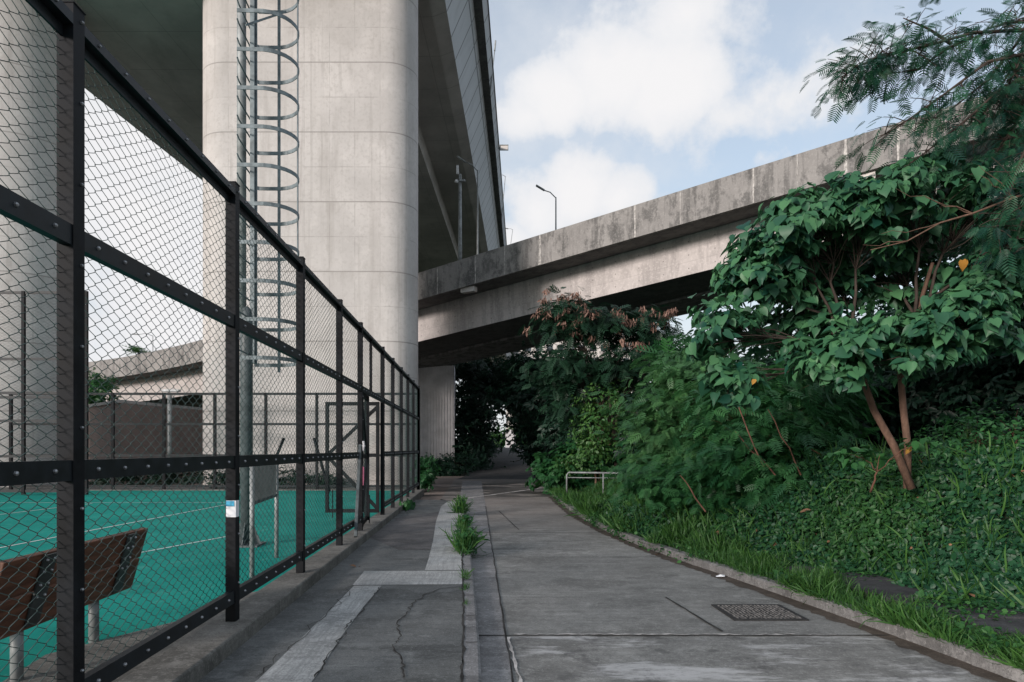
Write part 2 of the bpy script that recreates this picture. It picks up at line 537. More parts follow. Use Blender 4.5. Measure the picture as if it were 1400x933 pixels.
def t_bipinnate(npair=6, nl=10):
    """feather of feathers"""
    V, Fc = [], []
    for i in range(npair):
        y = .18 + .80 * i / (npair - 1)
        L = .42 * (1 - .45 * abs(i / (npair - 1) - .35))
        z0 = -.22 * y * y
        for sg in (1, -1):
            d = np.array([sg * .86, .5, -.14 - .05 * i / npair])
            d /= np.linalg.norm(d)
            side = np.array([-d[1], d[0], 0]); side /= np.linalg.norm(side)
            base = np.array([0, y, z0])
            for k in range(nl):
                s = (k + .6) / nl
                c = base + d * L * s + np.array([0, 0, -.10 * s * s * L])
                ll = .075 * (1 - .5 * abs(s - .45))
                hw = L / nl * .34
                for q in (1, -1):
                    o = len(V)
                    tip = c + side * q * ll + d * .012
                    V += [tuple(c - d * hw), tuple(tip - d * hw * .5), tuple(tip + d * hw * .5), tuple(c + d * hw)]
                    Fc.append((o, o + 1, o + 2, o + 3))
    o = len(V)
    V += [(-.006, 0, 0), (.006, 0, 0), (.003, 1, -.22), (-.003, 1, -.22)]
    Fc.append((o, o + 1, o + 2, o + 3))
    return np.array(V, float), Fc


def t_feather(npair=7, w=.030, L0=.46):
    V, Fc = [], []
    for i in range(npair):
        f = i / (npair - 1)
        y = .12 + .84 * f
        L = L0 * (1 - .55 * abs(f - .35))
        z = -.22 * y * y
        for sg in (1, -1):
            dx, dy = sg * .82, .56
            nx_, ny_ = -dy * sg, dx * sg
            for (s0, s1, w0, w1) in ((0, .5, .5, 1), (.5, 1, 1, .25)):
                o = len(V)
                for ss, ww in ((s0, w0), (s1, w1)):
                    c = (dx * L * ss, y + dy * L * ss, z - .16 * L * ss * ss)
                    V += [(c[0] - nx_ * w * ww, c[1] - ny_ * w * ww, c[2]), (c[0] + nx_ * w * ww, c[1] + ny_ * w * ww, c[2])]
                Fc.append((o, o + 1, o + 3, o + 2))
    o = len(V)
    V += [(-.008, 0, 0), (.008, 0, 0), (.004, 1, -.22), (-.004, 1, -.22)]
    Fc.append((o, o + 1, o + 2, o + 3))
    return np.array(V, float), Fc


def t_spray(n=5, w=.2, seed=1):
    """a small spray of several simple leaves (for crowns far away)"""
    q = np.random.default_rng(seed)
    V, Fc = [], []
    b, bf = t_simple(w)
    for i in range(n):
        a = (i - (n - 1) / 2) * .75 + q.uniform(-.2, .2)
        L = q.uniform(.45, .7)
        o = len(V)
        ca, sa = math.cos(a), math.sin(a)
        off = np.array([math.sin(a) * .12, .15 + .3 * i / n, q.uniform(-.08, .08)])
        tl = q.uniform(-.5, .3)
        for v in b * L:
            x, y, z = v
            z = z + y * tl
            V.append((x * ca + y * sa + off[0], -x * sa + y * ca + off[1], z + off[2]))
        Fc += [tuple(i2 + o for i2 in f) for f in bf]
    return np.array(V, float), Fc


def t_blade(w=.035):
    V, Fc = [], []
    for i, (y, z, k) in enumerate(((0, 0, .7), (.35, .03, 1), (.7, .0, .75), (.92, -.12, .35), (1.0, -.2, .05))):
        V += [(-w * k, y, z), (w * k, y, z)]
        if i: Fc.append((2 * i - 2, 2 * i - 1, 2 * i + 1, 2 * i))
    return np.array(V, float), Fc


T = dict(blade=t_blade(), heart=t_heart(), simple=t_simple(), wide=t_simple(.40), narrow=t_simple(.14), pin=t_pinnate(), pinf=t_pinnate(6, .32, .10),
         bip=t_bipinnate(), bipf=t_feather(6, .060, .50), feather=t_feather(8, .034, .5), spray=t_spray(), sprayw=t_spray(6, .30, 4))


def leaves(name, tmpl, P, A, N, S, mat, parent=None, tint=None):
    V0, F0 = T[tmpl]
    A = nrm(A)
    X = nrm(np.cross(A, N))
    N = np.cross(X, A)
    n, k = len(P), len(V0)
    S = np.asarray(S, float).reshape(-1, 1, 1) * np.ones((n, 1, 1))
    lx_ = V0[None, :, 0:1] * rng.uniform(.78, 1.15, (n, 1, 1)) + (rng.normal(size=(n, 1, 1)) * .14) * V0[None, :, 1:2] ** 2
    ly_ = V0[None, :, 1:2] * rng.uniform(.85, 1.15, (n, 1, 1))
    lz_ = V0[None, :, 2:3] + (rng.normal(size=(n, 1, 1)) * .16 - .04) * V0[None, :, 1:2] ** 2 + (rng.normal(size=(n, 1, 1)) * .22 + .08) * np.abs(V0[None, :, 0:1])
    V = P[:, None, :] + S * (lx_ * X[:, None, :] + ly_ * A[:, None, :] + lz_ * N[:, None, :])
    ff = np.concatenate([np.array(f) for f in F0])
    ln = np.array([len(f) for f in F0])
    flat = (ff[None, :] + (np.arange(n) * k)[:, None]).ravel()
    st0 = np.concatenate([[0], np.cumsum(ln)[:-1]])
    st = (st0[None, :] + (np.arange(n) * ln.sum())[:, None]).ravel()
    if tint is None:
        tint = rng.random(n) ** 1.3
    return np_mesh(name, V.reshape(-1, 3), flat, st, mat, parent, np.repeat(tint, k))


def rdir(n):
    return nrm(rng.normal(size=(n, 3)))


UP = np.array([0, 0, 1.0])


def wiggle(a, b, n=6, amp=.08, sag=0.0):
    a, b = Vector(a), Vector(b)
    L = (b - a).length
    out = []
    for i in range(n + 1):
        t = i / n
        p = a.lerp(b, t)
        w = math.sin(math.pi * t) * amp * L
        p += Vector((random.uniform(-1, 1), random.uniform(-1, 1), random.uniform(-1, 1))) * w * .5
        p.z += sag * L * math.sin(math.pi * t)
        out.append(p)
    return out


def tree(name, label, cat, base, blobs, nclus, per, leaf, size, mat, bark, r0=.12, spread=.35, droop=.35, fork=.4,
         group=None, shell=.5, upw=.7, stems=1, twig=.5, tintbias=0.0, outw=.6, crown_name='crown', tpow=1.3):
    """blobs: list of (centre, (rx,ry,rz), weight); leaves grow in clusters at twig ends spread through the blobs"""
    base = Vector(base)
    root = thing(name, base, label, cat, group)
    bl = [(np.array(c, float), np.array(r, float), w) for c, r, w in blobs]
    W = np.array([b[2] for b in bl], float); W /= W.sum()
    idx = rng.choice(len(bl), size=nclus, p=W)
    d = rdir(nclus)
    rad = shell + (1 - shell) * rng.random(nclus) ** .6
    rad *= 1 + .22 * rng.normal(size=nclus) * (rad > .85)
    C = np.array([b[0] for b in bl])[idx] + d * rad[:, None] * np.array([b[1] for b in bl])[idx]
    # woody part
    wood = MB()
    cen = [Vector(b[0]) for b in bl]
    mid = sum(cen, Vector()) / len(cen)
    for s in range(stems):
        b0 = base + (Vector((random.uniform(-.2, .2), random.uniform(-.2, .2), 0)) if stems > 1 else Vector())
        b0.z = base.z - .15
        f = b0.lerp(mid if stems == 1 else cen[s % len(cen)], fork)
        tr = wiggle(b0, f, 5, .06)
        wood.tube(tr, [r0 * (1 - .4 * i / 5) for i in range(6)], 7)
        for i, c in enumerate(cen):
            if stems > 1 and i % stems != s:
                continue
            lim = wiggle(f, c, 6, .12, .06)
            wood.tube(lim, [r0 * (.55 - .4 * k / 6) for k in range(7)], 6)
            sel = np.where(idx == i)[0]
            m = int(len(sel) * twig)
            for j in sel[:m]:
                a = lim[random.choice((2, 3, 4, 5))]
                wood.tube(wiggle(a, C[j], 4, .15, .05), [r0 * .14, r0 * .11, r0 * .09, r0 * .06, r0 * .04], 4, False)
    wood.build('trunk', bark, root, True)
    # leaves
    n = nclus * per
    ci = np.repeat(np.arange(nclus), per)
    P = C[ci] + rng.normal(size=(n, 3)) * spread * np.array([1, 1, .65])
    outd = d[ci]
    N = UP * upw + outd * outw + rng.normal(size=(n, 3)) * .35
    A = outd * .7 + rng.normal(size=(n, 3)) * .6 - UP * droop
    N = nrm(N)
    A = A - N * (A * N).sum(1, keepdims=True)
    S = size * rng.uniform(.65, 1.25, n)
    ct = rng.random(nclus)
    tint = np.clip(.55 * ct[ci] + .45 * rng.random(n) + tintbias, 0, 1) ** tpow
    leaves(crown_name, leaf, P, A, N, S, mat, root, tint)
    return root


def sweep(path, prof, closed=True):
    """path: list of (point, right-normal) ; prof: (offset, dz)"""
    vs, fs, uvs = [], [], []
    n = len(prof)
    s = 0
    ss = []
    for i, (p, nn) in enumerate(path):
        if i:
            s += (p - path[i - 1][0]).length
        ss.append(s)
        for o, dz in prof:
            vs.append(p + nn * o + Vector((0, 0, dz)))
    acc = [0]
    for k in range(n):
        a, b = prof[k], prof[(k + 1) % n]
        acc.append(acc[-1] + math.hypot(a[0] - b[0], a[1] - b[1]))
    for i in range(len(path) - 1):
        for k in range(n if closed else n - 1):
            k2 = (k + 1) % n
            fs.append((i * n + k, (i + 1) * n + k, (i + 1) * n + k2, i * n + k2))
            uvs.append(((ss[i], acc[k]), (ss[i + 1], acc[k]), (ss[i + 1], acc[k + 1]), (ss[i], acc[k + 1])))
    if closed:
        fs.append(tuple(range(n))[::-1]); uvs.append([(0, 0)] * n)
        fs.append(tuple(range((len(path) - 1) * n, len(path) * n))); uvs.append([(0, 0)] * n)
    return vs, fs, uvs


def sweep_obj(name, path, prof, mat, parent=None, closed=True):
    vs, fs, uvs = sweep(path, prof, closed)
    b = MB(); b.add(vs, fs)
    o = b.build(name, mat, parent)
    uvl = o.data.uv_layers.new(name='UVMap')
    i = 0
    for f in uvs:
        for c in f:
            uvl.data[i].uv = c
            i += 1
    return o


def interp(tab):
    ys = [a for a, b in tab]; xs = [b for a, b in tab]
    def f(y):
        return float(np.interp(y, ys, xs))
    return f


# ------------------------------------------------------------------ ground shapes
_xk = interp([(-12, 4.6), (0, 4.35), (5.07, 3.93), (6.97, 3.68), (8.95, 3.35), (10.8, 3.0), (12.7, 2.75), (15, 2.6), (18, 2.55), (22.8, 2.68), (30, 3.0), (38.4, 3.5), (55, 4.2), (75, 5.1), (120, 7.5)])


def xk(y):
    return (_xk(y - .8) + _xk(y) + _xk(y + .8)) / 3


xl = interp([(-12, .05), (0, .03), (5.2, .02), (6.9, -.01), (11.8, -.13), (19.5, -.42), (22, -.52)])
xroadl = interp([(36, -1.4), (41, -.75), (55, .1), (75, 1.8), (120, 3.8)])


def sm(a, b, x):
    t = np.clip((x - a) / (b - a), 0, 1)
    return t * t * (3 - 2 * t)


def zr(y):
    return 1.85 * sm(38, 82, y)


def bank(x, y):
    """height of the ground on the right hand bank above road level base"""
    k = np.interp(y, [-12, 0, 5.07, 8.95, 12.7, 15, 18, 22.8, 30, 38.4, 55, 75, 120], [4.6, 4.35, 3.93, 3.35, 2.75, 2.6, 2.55, 2.68, 3.0, 3.5, 4.2, 5.1, 7.5])
    d = x - k - .15
    st = np.interp(y, [0, 8, 11, 13, 40], [1.45, 1.45, 1.0, .55, .9])
    amp = np.interp(y, [0, 10, 16, 24, 34], [1.35, 1.25, .9, .6, .3])
    return np.where(d > 0, .12 + amp * sm(st, st + 1.7, d) + .10 * np.clip(d - 3, 0, 12), 0.0)


def ground_z(x, y):
    left = np.where((x < -3) & (y > 44), .5 * sm(0, 1, (-x - 3) / 6), 0)
    return -.16 + zr(y) + bank(x, y) + left


xs = np.concatenate([np.linspace(-160, -12, 40), np.linspace(-11, 2, 30), np.linspace(2.2, 12, 60), np.linspace(12.6, 30, 24), np.linspace(34, 200, 30)])
ys = np.concatenate([np.linspace(-40, -1, 14), np.linspace(0, 45, 120), np.linspace(46, 100, 50), np.linspace(108, 420, 30)])
XX, YY = np.meshgrid(xs, ys)
ZZ = ground_z(XX, YY)
nx = len(xs)
Vg = np.stack([XX, YY, ZZ], -1).reshape(-1, 3)
ii = (np.arange(len(ys) - 1)[:, None] * nx + np.arange(nx - 1)[None, :]).ravel()
qf = np.stack([ii, ii + 1, ii + nx + 1, ii + nx], 1)
o = np_mesh('terrain', Vg, qf.ravel(), np.arange(len(qf)) * 4, M['soil'], smooth=True)
struct(o)
b = MB(); b.add([(-3000, -3000, -1.2), (3000, -3000, -1.2), (3000, 3000, -1.2), (-3000, 3000, -1.2)], [(0, 1, 2, 3)])
struct(b.build('ground', M['soil']))


def strip(name, fl, fr, y0, y1, n, z, mat, nx=6):
    b = MB()
    vs, fs = [], []
    for j in range(n + 1):
        y = y0 + (y1 - y0) * j / n
        a, c = fl(y), fr(y)
        for i in range(nx + 1):
            vs.append((a + (c - a) * i / nx, y, float(z + zr(y))))
    for j in range(n):
        for i in range(nx):
            q = j * (nx + 1) + i
            fs.append((q, q + 1, q + nx + 2, q + nx + 1))
    b.add(vs, fs)
    return b.build(name, mat, smooth=True)


struct(strip('road', lambda y: -1.0 if y < 23 else max(-1.2, -3.5), xk, -12, 38, 100, -.10, M['road']))
struct(strip('road', lambda y: xroadl(y), xk, 38, 118, 80, -.10, M['asphalt']))
# the concrete apron of the side turning, left of the road beyond the pavement
struct(strip('side_road', lambda y: -16.0, lambda y: -1.2 if y < 38 else xroadl(y), 21.2, 41.5, 20, -.104, M['cross']))
# gutter strip along the left kerb is a separate pour
struct(strip('gutter', lambda y: xl(min(y, 20)) - .1 - max(0, y - 21) * .012, lambda y: .28, -12, 36, 60, -.096, M['kerb']))


def jag(pts, n=7, a=.10):
    out = []
    for p, q in zip(pts[:-1], pts[1:]):
        L = math.hypot(q[0] - p[0], q[1] - p[1])
        for i in range(n):
            f = i / n
            e = a * L * (0 if i == 0 else random.uniform(-1, 1)) * .5
            out.append((p[0] + (q[0] - p[0]) * f + e * (q[1] - p[1]) / max(L, 1e-6), p[1] + (q[1] - p[1]) * f - e * (q[0] - p[0]) / max(L, 1e-6)))
    return out + [pts[-1]]


def ribbon(name, pts, w, z, mat, jit=.3):
    """thin flat strip lying on the ground through (x,y) points"""
    pts = [Vector((p[0], p[1], 0)) for p in pts]
    vs, fs = [], []
    for i, p in enumerate(pts):
        t = (pts[min(i + 1, len(pts) - 1)] - pts[max(i - 1, 0)]).normalized()
        s = Vector((-t.y, t.x, 0)) * w / 2 * random.uniform(1 - jit, 1 + jit)
        for q in (p + s, p - s):
            vs.append((q.x, q.y, z + float(zr(q.y))))
    for i in range(len(pts) - 1):
        fs.append((2 * i, 2 * i + 1, 2 * i + 3, 2 * i + 2))
    b = MB(); b.add(vs, fs)
    return struct(b.build(name, mat))


def jline(a, b, n=24, amp=.006):
    return [(a[0] + (b[0] - a[0]) * i / n + random.uniform(-amp, amp), a[1] + (b[1] - a[1]) * i / n + random.uniform(-amp, amp)) for i in range(n + 1)]


zroad = -.092
for yj, w in ((6.16, .022), (10.62, .014), (13.75, .02), (17.6, .02), (21.2, .025), (26.5, .03)):
    ribbon('joint_line', jline((xl(yj) + .02, yj), (xk(yj) - .05, yj)), w, zroad, M['crack'])
ribbon('joint_line', jline((xl(7.75) + .02, 7.75), (1.3, 7.75)), .008, zroad, M['crack'])
ribbon('joint_line', jline((.268, 4.0), (.28, 20), 60), .016, zroad + .001, M['crack'])
ribbon('joint_line', jline((2.28, 6.3), (2.17, 7.75), 10), .022, zroad, M['crack'])
ribbon('joint_line', jline((.9, 14.2), (.62, 18.5), 10), .02, zroad, M['crack'])
ribbon('line_marking', jline((-.4, 23.2), (2.9, 29.5), 20, .03), .16, zroad, M['pale_line'], .5)
ribbon('line_marking', jline((.34, 4.2), (.29, 6.1), 20, .01), .025, zroad, M['pale_line'], .7)
ribbon('line_marking', jline((.0 + .35, 6.2), (xk(6.2) - .5, 6.2), 60, .015), .022, zroad - .001, M['pale_line'], .95)

# pavement
def pave_poly():
    L = []
    yy = [-12, -4, 0, 4, 6, 8, 10, 12, 14, 16, 18, 19.6]
    for y in yy:
        L.append((xl(y) - .12, y))
    L += [(-.60, 20.4), (-.80, 21.0), (-1.2, 21.3), (-1.93, 21.35)]
    L += [(-1.93, -12)]
    return L


b = MB(); b.prism(pave_poly(), -.3, 0.0)
struct(b.build('pavement', M['pave']))
# left kerb stones
kp = [(xl(y), y) for y in np.linspace(-12, 20, 60)]
b = MB()
vs, fs = [], []
for x, y in kp:
    vs += [(x - .115, y, -.3), (x + .02, y, -.3), (x + .015, y, -.02), (x - .005, y, -.003), (x - .115, y, .004)]
for i in range(len(kp) - 1):
    for k in range(4):
        fs.append((i * 5 + k, i * 5 + k + 1, (i + 1) * 5 + k + 1, (i + 1) * 5 + k))
b.add(vs, fs)
struct(b.build('kerb', M['kerb']))
ribbon('crack', [(xl(y) - .118 + random.uniform(-.01, .01), y) for y in np.linspace(2, 19.5, 160)], .018, .0075, M['crack'], .7)
for y in (5.6, 6.5, 7.4, 8.3, 9.2):
    ribbon('joint_line', [(xl(y) - .10, y), (xl(y) + .0, y)], .012, .006, M['crack'], 0)

# pale repair strips, brushed bay and cracks on the pavement
def flat_poly(name, poly, z, mat):
    b = MB(); b.add([(x, y, z) for x, y in poly], [tuple(range(len(poly)))])
    return struct(b.build(name, mat))


def g0(px, py):
    Y = F * 1.6 / (py - VY)
    return ((px - VX) / F * Y, Y)


flat_poly('pavement_patch', [(-1.62, 3.2), (-1.20, 3.2), g0(430, 928), g0(466, 872), g0(497, 830), g0(522, 801.5), g0(484, 801.5), g0(448, 838), g0(355, 928)], .004, M['patch'])
flat_poly('pavement_patch', [g0(482, 800.5), g0(632, 799.5), g0(631, 781), g0(498, 781.5)], .0045, M['patch'])
flat_poly('pavement_patch', [g0(581, 780), g0(631, 780), g0(631, 740), g0(630, 700), g0(629, 686), g0(612, 686), g0(603, 693), g0(596, 714), g0(592, 740), g0(586, 764)], .004, M['patch'])
flat_poly('pavement_patch', [g0(545, 752), g0(589, 752), g0(594, 725), g0(601, 700), g0(545, 708), g0(505, 735)], .0035, M['brushed'])
ribbon('crack', jag([g0(*p) for p in ((552, 928), (550, 905), (537, 885), (549, 870), (543, 852), (556, 840), (563, 826), (588, 811), (606, 805), (630, 803))]), .011, .008, M['crack'], .8)
ribbon('crack', jag([g0(*p) for p in ((430, 928), (446, 902), (466, 874), (480, 852), (497, 832), (512, 814), (522, 802))]), .009, .0085, M['crack'], .8)
ribbon('crack', jag([g0(*p) for p in ((350, 928), (395, 886), (448, 838), (484, 801))]), .007, .0085, M['crack'], .6)

# right kerb
b = MB(); vs, fs = [], []
yk = np.linspace(-12, 60, 150)
for y in yk:
    x = xk(y); z = float(zr(y))
    vs += [(x, y, z - .3), (x + .01, y, z - .005), (x + .035, y, z + .01), (x + .15, y, z + .012), (x + .16, y, z - .3)]
for i in range(len(yk) - 1):
    for k in range(4):
        fs.append((i * 5 + k, (i + 1) * 5 + k, (i + 1) * 5 + k + 1, i * 5 + k + 1))
b.add(vs, fs)
struct(b.build('kerb', M['rkerb']))
for y in np.arange(4.6, 14, .92):
    ribbon('joint_line', [(xk(y) + .03, y), (xk(y) + .15, y)], .014, .015, M['crack'], 0)
# dirt band along the right kerb
ribbon('gutter_dirt', [(xk(y) - .07 + random.uniform(-.02, .02), y) for y in np.linspace(3, 24, 240)], .20, -.0945, M['dirt'], .35)
# half-buried slabs of the old footpath on the verge
for i, (y0, y1) in enumerate(((4.6, 5.35), (5.38, 6.2), (6.23, 7.1), (7.13, 8.0), (8.03, 8.9))):
    b = MB(); b.prism([(xk(y0) + .62, y0), (xk(y0) + 1.42, y0), (xk(y1) + 1.42, y1), (xk(y1) + .62, y1)], -.2, .045 + .004 * i)
    struct(b.build('path', M['slab']))
# old path beyond the grass, right of the kerb
struct(strip('path', lambda y: xk(y) + .16, lambda y: xk(y) + 1.5, 24, 36, 12, .012, M['cross'], 2))

# sports court
b = MB(); b.prism([(-60, -14), (-2.28, -14), (-2.28, 25.7), (-60, 25.7)], -.3, .02)
struct(b.build('sports_court', M['court']))
b = MB(); b.prism([(-60, 25.72), (-2.28, 25.72), (-2.28, 27.4), (-60, 27.4)], -.3, .05)
struct(b.build('court_edge_strip', M['sill']))


def court_line(a, b_, w=.05):
    m = MB()
    a, b_ = Vector((*a, 0)), Vector((*b_, 0))
    s = (b_ - a).normalized(); s = Vector((-s.y, s.x, 0)) * w / 2
    m.add([(*(a + s).xy, .0245), (*(a - s).xy, .0245), (*(b_ - s).xy, .0245), (*(b_ + s).xy, .0245)], [(0, 1, 2, 3)])
    return struct(m.build('court_line', M['white']))


court_line((-7.9, 6), (-7.05, 19.6)); court_line((-11.9, 12), (-11.1, 19.6)); court_line((-26, 19.9), (-6.9, 19.9))
court_line((-5.6, 8.8), (-4.3, 12.8)); court_line((-26, 16.2), (-12.0, 16.2), .04)
# grey worn margin of the court next to the fence
flat_poly('court_margin', [(-3.0, 3.2), (-2.3, 3.2), (-2.3, 7.6), (-2.55, 7.4), (-2.75, 6.2), (-3.3, 5.2)], .0235, M['sill'])

# ------------------------------------------------------------------ fence sill
sill = MB()
sill.box((-2.09, 6.9, -.06), (.36, 36, .38))
sb = sill.build('concrete_plinth', M['sill'], bevel=.015)
tag(sb, 'long low concrete plinth carrying the dark mesh fence beside the pavement', 'plinth')


# ------------------------------------------------------------------ chain link fences
def chainlink(w, h, pu=.075, pv=.078, r=.0021, bulge=0.0):
    """wires zigzag up the panel, each hooked to the next; panel lies in local y (along) and z (up), origin at its lower corner"""
    nu = max(2, int(round(w / pu))); pu = w / nu
    nv = max(2, int(round(h / pv))); pv = h / nv
    segs = []
    ths = np.array([math.pi / 2, math.pi * 7 / 6, math.pi * 11 / 6])
    V, Fs = [], []
    for k in range(nu):
        pts = []
        for j in range(2 * nv + 1):
            zz = j * pv / 2
            left = (j + k) % 2 == 0
            yy = k * pu + (0 if left else pu)
            dx = r * 1.1 if left else -r * 1.1
            bl = bulge * math.sin(math.pi * (yy / w)) * math.sin(math.pi * zz / h)
            for dz in (-.07, .07):
                z2 = min(max(zz + dz * pv, 0), h)
                pts.append((dx * (1 if dz < 0 else -1) + bl, yy, z2))
        pts = np.array(pts)
        t = np.gradient(pts, axis=0); t = nrm(t)
        e1 = np.array([1.0, 0, 0])[None, :].repeat(len(pts), 0)
        e1 = nrm(e1 - t * (e1 * t).sum(1, keepdims=True))
        e2 = np.cross(t, e1)
        ring = pts[:, None, :] + r * (np.cos(ths)[None, :, None] * e1[:, None, :] + np.sin(ths)[None, :, None] * e2[:, None, :])
        o = sum(len(v) for v in V)
        V.append(ring.reshape(-1, 3))
        m = len(pts)
        i = np.arange(m - 1)[:, None] * 3
        kk = np.arange(3)[None, :]
        k2 = (kk + 1) % 3
        q = np.stack([i + kk, i + k2, i + 3 + k2, i + 3 + kk], -1).reshape(-1, 4) + o
        Fs.append(q)
    return np.concatenate(V), np.concatenate(Fs)


def mesh_panel(y0, y1, z0, z1, x, parent, bulge=0.0, pu=.075, r=.0021, axis='y'):
    V, q = chainlink(y1 - y0, z1 - z0, pu, pu * 1.12, r, bulge)
    if axis == 'y':
        V = V + np.array([x, y0, z0])
    else:
        V = np.stack([V[:, 1] + y0, V[:, 0] + x, V[:, 2] + z0], 1)
    return np_mesh('mesh_panel', V, q.ravel(), np.arange(len(q)) * 4, M['wire'], parent, smooth=True)


FX = -2.09
offs = [554, 333, 240, 187, 158.5, 128, 114, 102.4, 93.4, 86, 79]
PY = [1.15] + [1937 / o_ for o_ in offs]
fence = thing('chain_link_fence', (FX, 10, .13), 'tall dark steel chain link fence between the pavement and the green court', 'fence')
RZ = (.34, 1.49, 2.69, 3.80)


def studs(b, pts, d, r=.013, h=.014):
    for p in pts:
        p = Vector(p); d = Vector(d)
        b.tube([p, p + d * h * .6, p + d * h], [r, r * .85, r * .35], 6)


for i, y in enumerate(PY):
    b = MB()
    b.box((FX, y, .13 + 1.87), (.085, .10, 3.74))
    b.box((FX, y, 3.873), (.095, .11, .006))
    b.cur = 1
    studs(b, [(FX + .0425, y + .02, z) for z in np.arange(.45, 3.85, .42)], (1, 0, 0), .010)
    b.build('post', [M['steel'], M['bolt']], fence)
for i in range(len(PY) - 1):
    y0, y1 = PY[i] + .05, PY[i + 1] - .05
    gate_bay = i == 5
    for k, z in enumerate(RZ):
        if gate_bay and k in (0, 1):
            continue
        b = MB()
        x = FX + .005
        if k == 3:
            b.box((x, (y0 + y1) / 2, z - .012), (.075, y1 - y0, .055))
            b.box((x - .022, (y0 + y1) / 2, z - .07), (.012, y1 - y0, .06))
        else:
            b.box((x + .005, (y0 + y1) / 2, z), (.05, y1 - y0, .105))
        bb = b; b.cur = 1
        n = max(3, int((y1 - y0) / .27))
        if k == 3:
            studs(bb, [(x + .01, y0 + (y1 - y0) * (j + .5) / n, z + .0155) for j in range(n)], (0, 0, 1), .013, .02)
            studs(bb, [(x + .0375, y0 + (y1 - y0) * (j + .5) / n, z - .012) for j in range(n)], (1, 0, 0), .009, .012)
        else:
            studs(bb, [(x + .03, y0 + (y1 - y0) * (j + .5) / n, z) for j in range(n)], (1, 0, 0), .013)
        b.build('rail', [M['rail'], M['bolt']], fence)
    bul = 0.0 if i < 5 else .05
    if gate_bay:
        mesh_panel(y0, y1, 2.74, 3.77, FX - .03, fence, 0, .075, .0021)
        b = MB(); b.box((FX, 13.45, 3.26), (.05, .06, 1.04)); b.build('mullion', M['steel'], fence)
    else:
        mesh_panel(y0 - .03, y1 + .03, .30, 3.77, FX - .032, fence, bul, .066 if i < 4 else .085, .0024 if i < 4 else .0026)

# gate leaves
def gate_leaf(name, label, hinge, ang, w, diag):
    g = thing(name, hinge, label, 'gate', 'leaves of the court gate')
    d = Vector((math.sin(ang), math.cos(ang), 0))
    hx = Vector(hinge)
    P = lambda u, z: hx + d * u + Vector((0, 0, z))
    b = MB()
    b.bar(P(.04, .05), P(.04, 2.5), .09, .07, d); b.bar(P(w - .04, .05), P(w - .04, 2.5), .09, .07, d)
    for z in (.09, 1.32, 2.46):
        b.bar(P(.06, z), P(w - .06, z), .05, .08)
    b.build('frame', M['steel'], g)
    b = MB()
    for (u0, z0, u1, z1) in diag:
        b.bar(P(u0 * w, z0), P(u1 * w, z1), .07, .06, d.cross(Vector((0, 0, 1))))
    b.build('brace', M['steel'], g)
    V, q = chainlink(w - .12, 2.36, .085, .085, .0022)
    V2 = np.array([tuple(P(.06, .1)) for _ in range(1)]) + V[:, 1:2] * np.array(d)[None, :] + V[:, 2:3] * UP[None, :] + V[:, 0:1] * np.array((d.y, -d.x, 0))[None, :]
    np_mesh('mesh_panel', V2, q.ravel(), np.arange(len(q)) * 4, M['wire'], g)
    b = MB(); b.tube([P(w - .10, .55) + Vector((.06, 0, 0)), P(w - .10, -.10 + .03) + Vector((.06, 0, 0))], .012, 6); b.build('drop_bolt', M['steel'], g)
    return g


gate_leaf('gate_leaf', 'closed gate leaf with one slanting brace, nearest the leaning bar', (FX, 12.27, .14), R(-4), 1.22, [(.06, .15, .92, 1.28), (.06, 2.4, .92, 1.36)])
gate_leaf('gate_leaf', 'gate leaf swung open into the court, its braces meeting in a K', (FX - .05, 15.02, .14), R(-90), 1.2, [(.05, 2.38, .95, 1.34), (.95, 1.28, .05, .15)])

b = MB(); b.bar((FX + .09, 11.25, .14), (FX + .03, 12.05, 1.66), .05, .09, (0, 0, 1))
tag(b.build('leaning_bar', M['mast'], bevel=.004), 'dark flat bar leaning against the fence just before the gate', 'bar')
b = MB()
for k in range(5):
    b.box((FX + .085 + .008 * random.random(), 12.02 + random.uniform(-.015, .015), 1.72 - k * .035), (.035, .05 + .02 * random.random(), .04), random.random())
tag(b.build('rag', M['cloth'], bevel=.01), 'crumpled pale rag tied at the top of the leaning bar', 'rag')
b = MB(); b.add([(FX + .07, 12.10, 1.28), (FX + .07, 12.19, 1.27), (FX + .074, 12.18, 1.05), (FX + .065, 12.12, .95), (FX + .078, 12.10, 1.28), (FX + .078, 12.19, 1.27), (FX + .08, 12.18, 1.05), (FX + .073, 12.12, .95)],
                [(0, 1, 2, 3), (7, 6, 5, 4), (0, 4, 5, 1), (1, 5, 6, 2), (2, 6, 7, 3), (3, 7, 4, 0)])
tag(b.build('ribbon', M['pink']), 'pink plastic strip hanging on the fence by the gate', 'ribbon')

# notice sticker on the second post
st = thing('sticker', (FX + .047, 5.80, 1.09), 'small white and blue sticker wrapped round the second fence post', 'sticker')
b = MB(); b.box((FX + .004, 5.763, 1.09), (.078, .006, .14)); b.box((FX + .0455, 5.80, 1.09), (.006, .08, .14)); b.build('sheet', M['paper'], st)
b = MB(); b.box((FX + .0, 5.7585, 1.135), (.07, .004, .045)); b.build('blue_print', M['blue'], st)


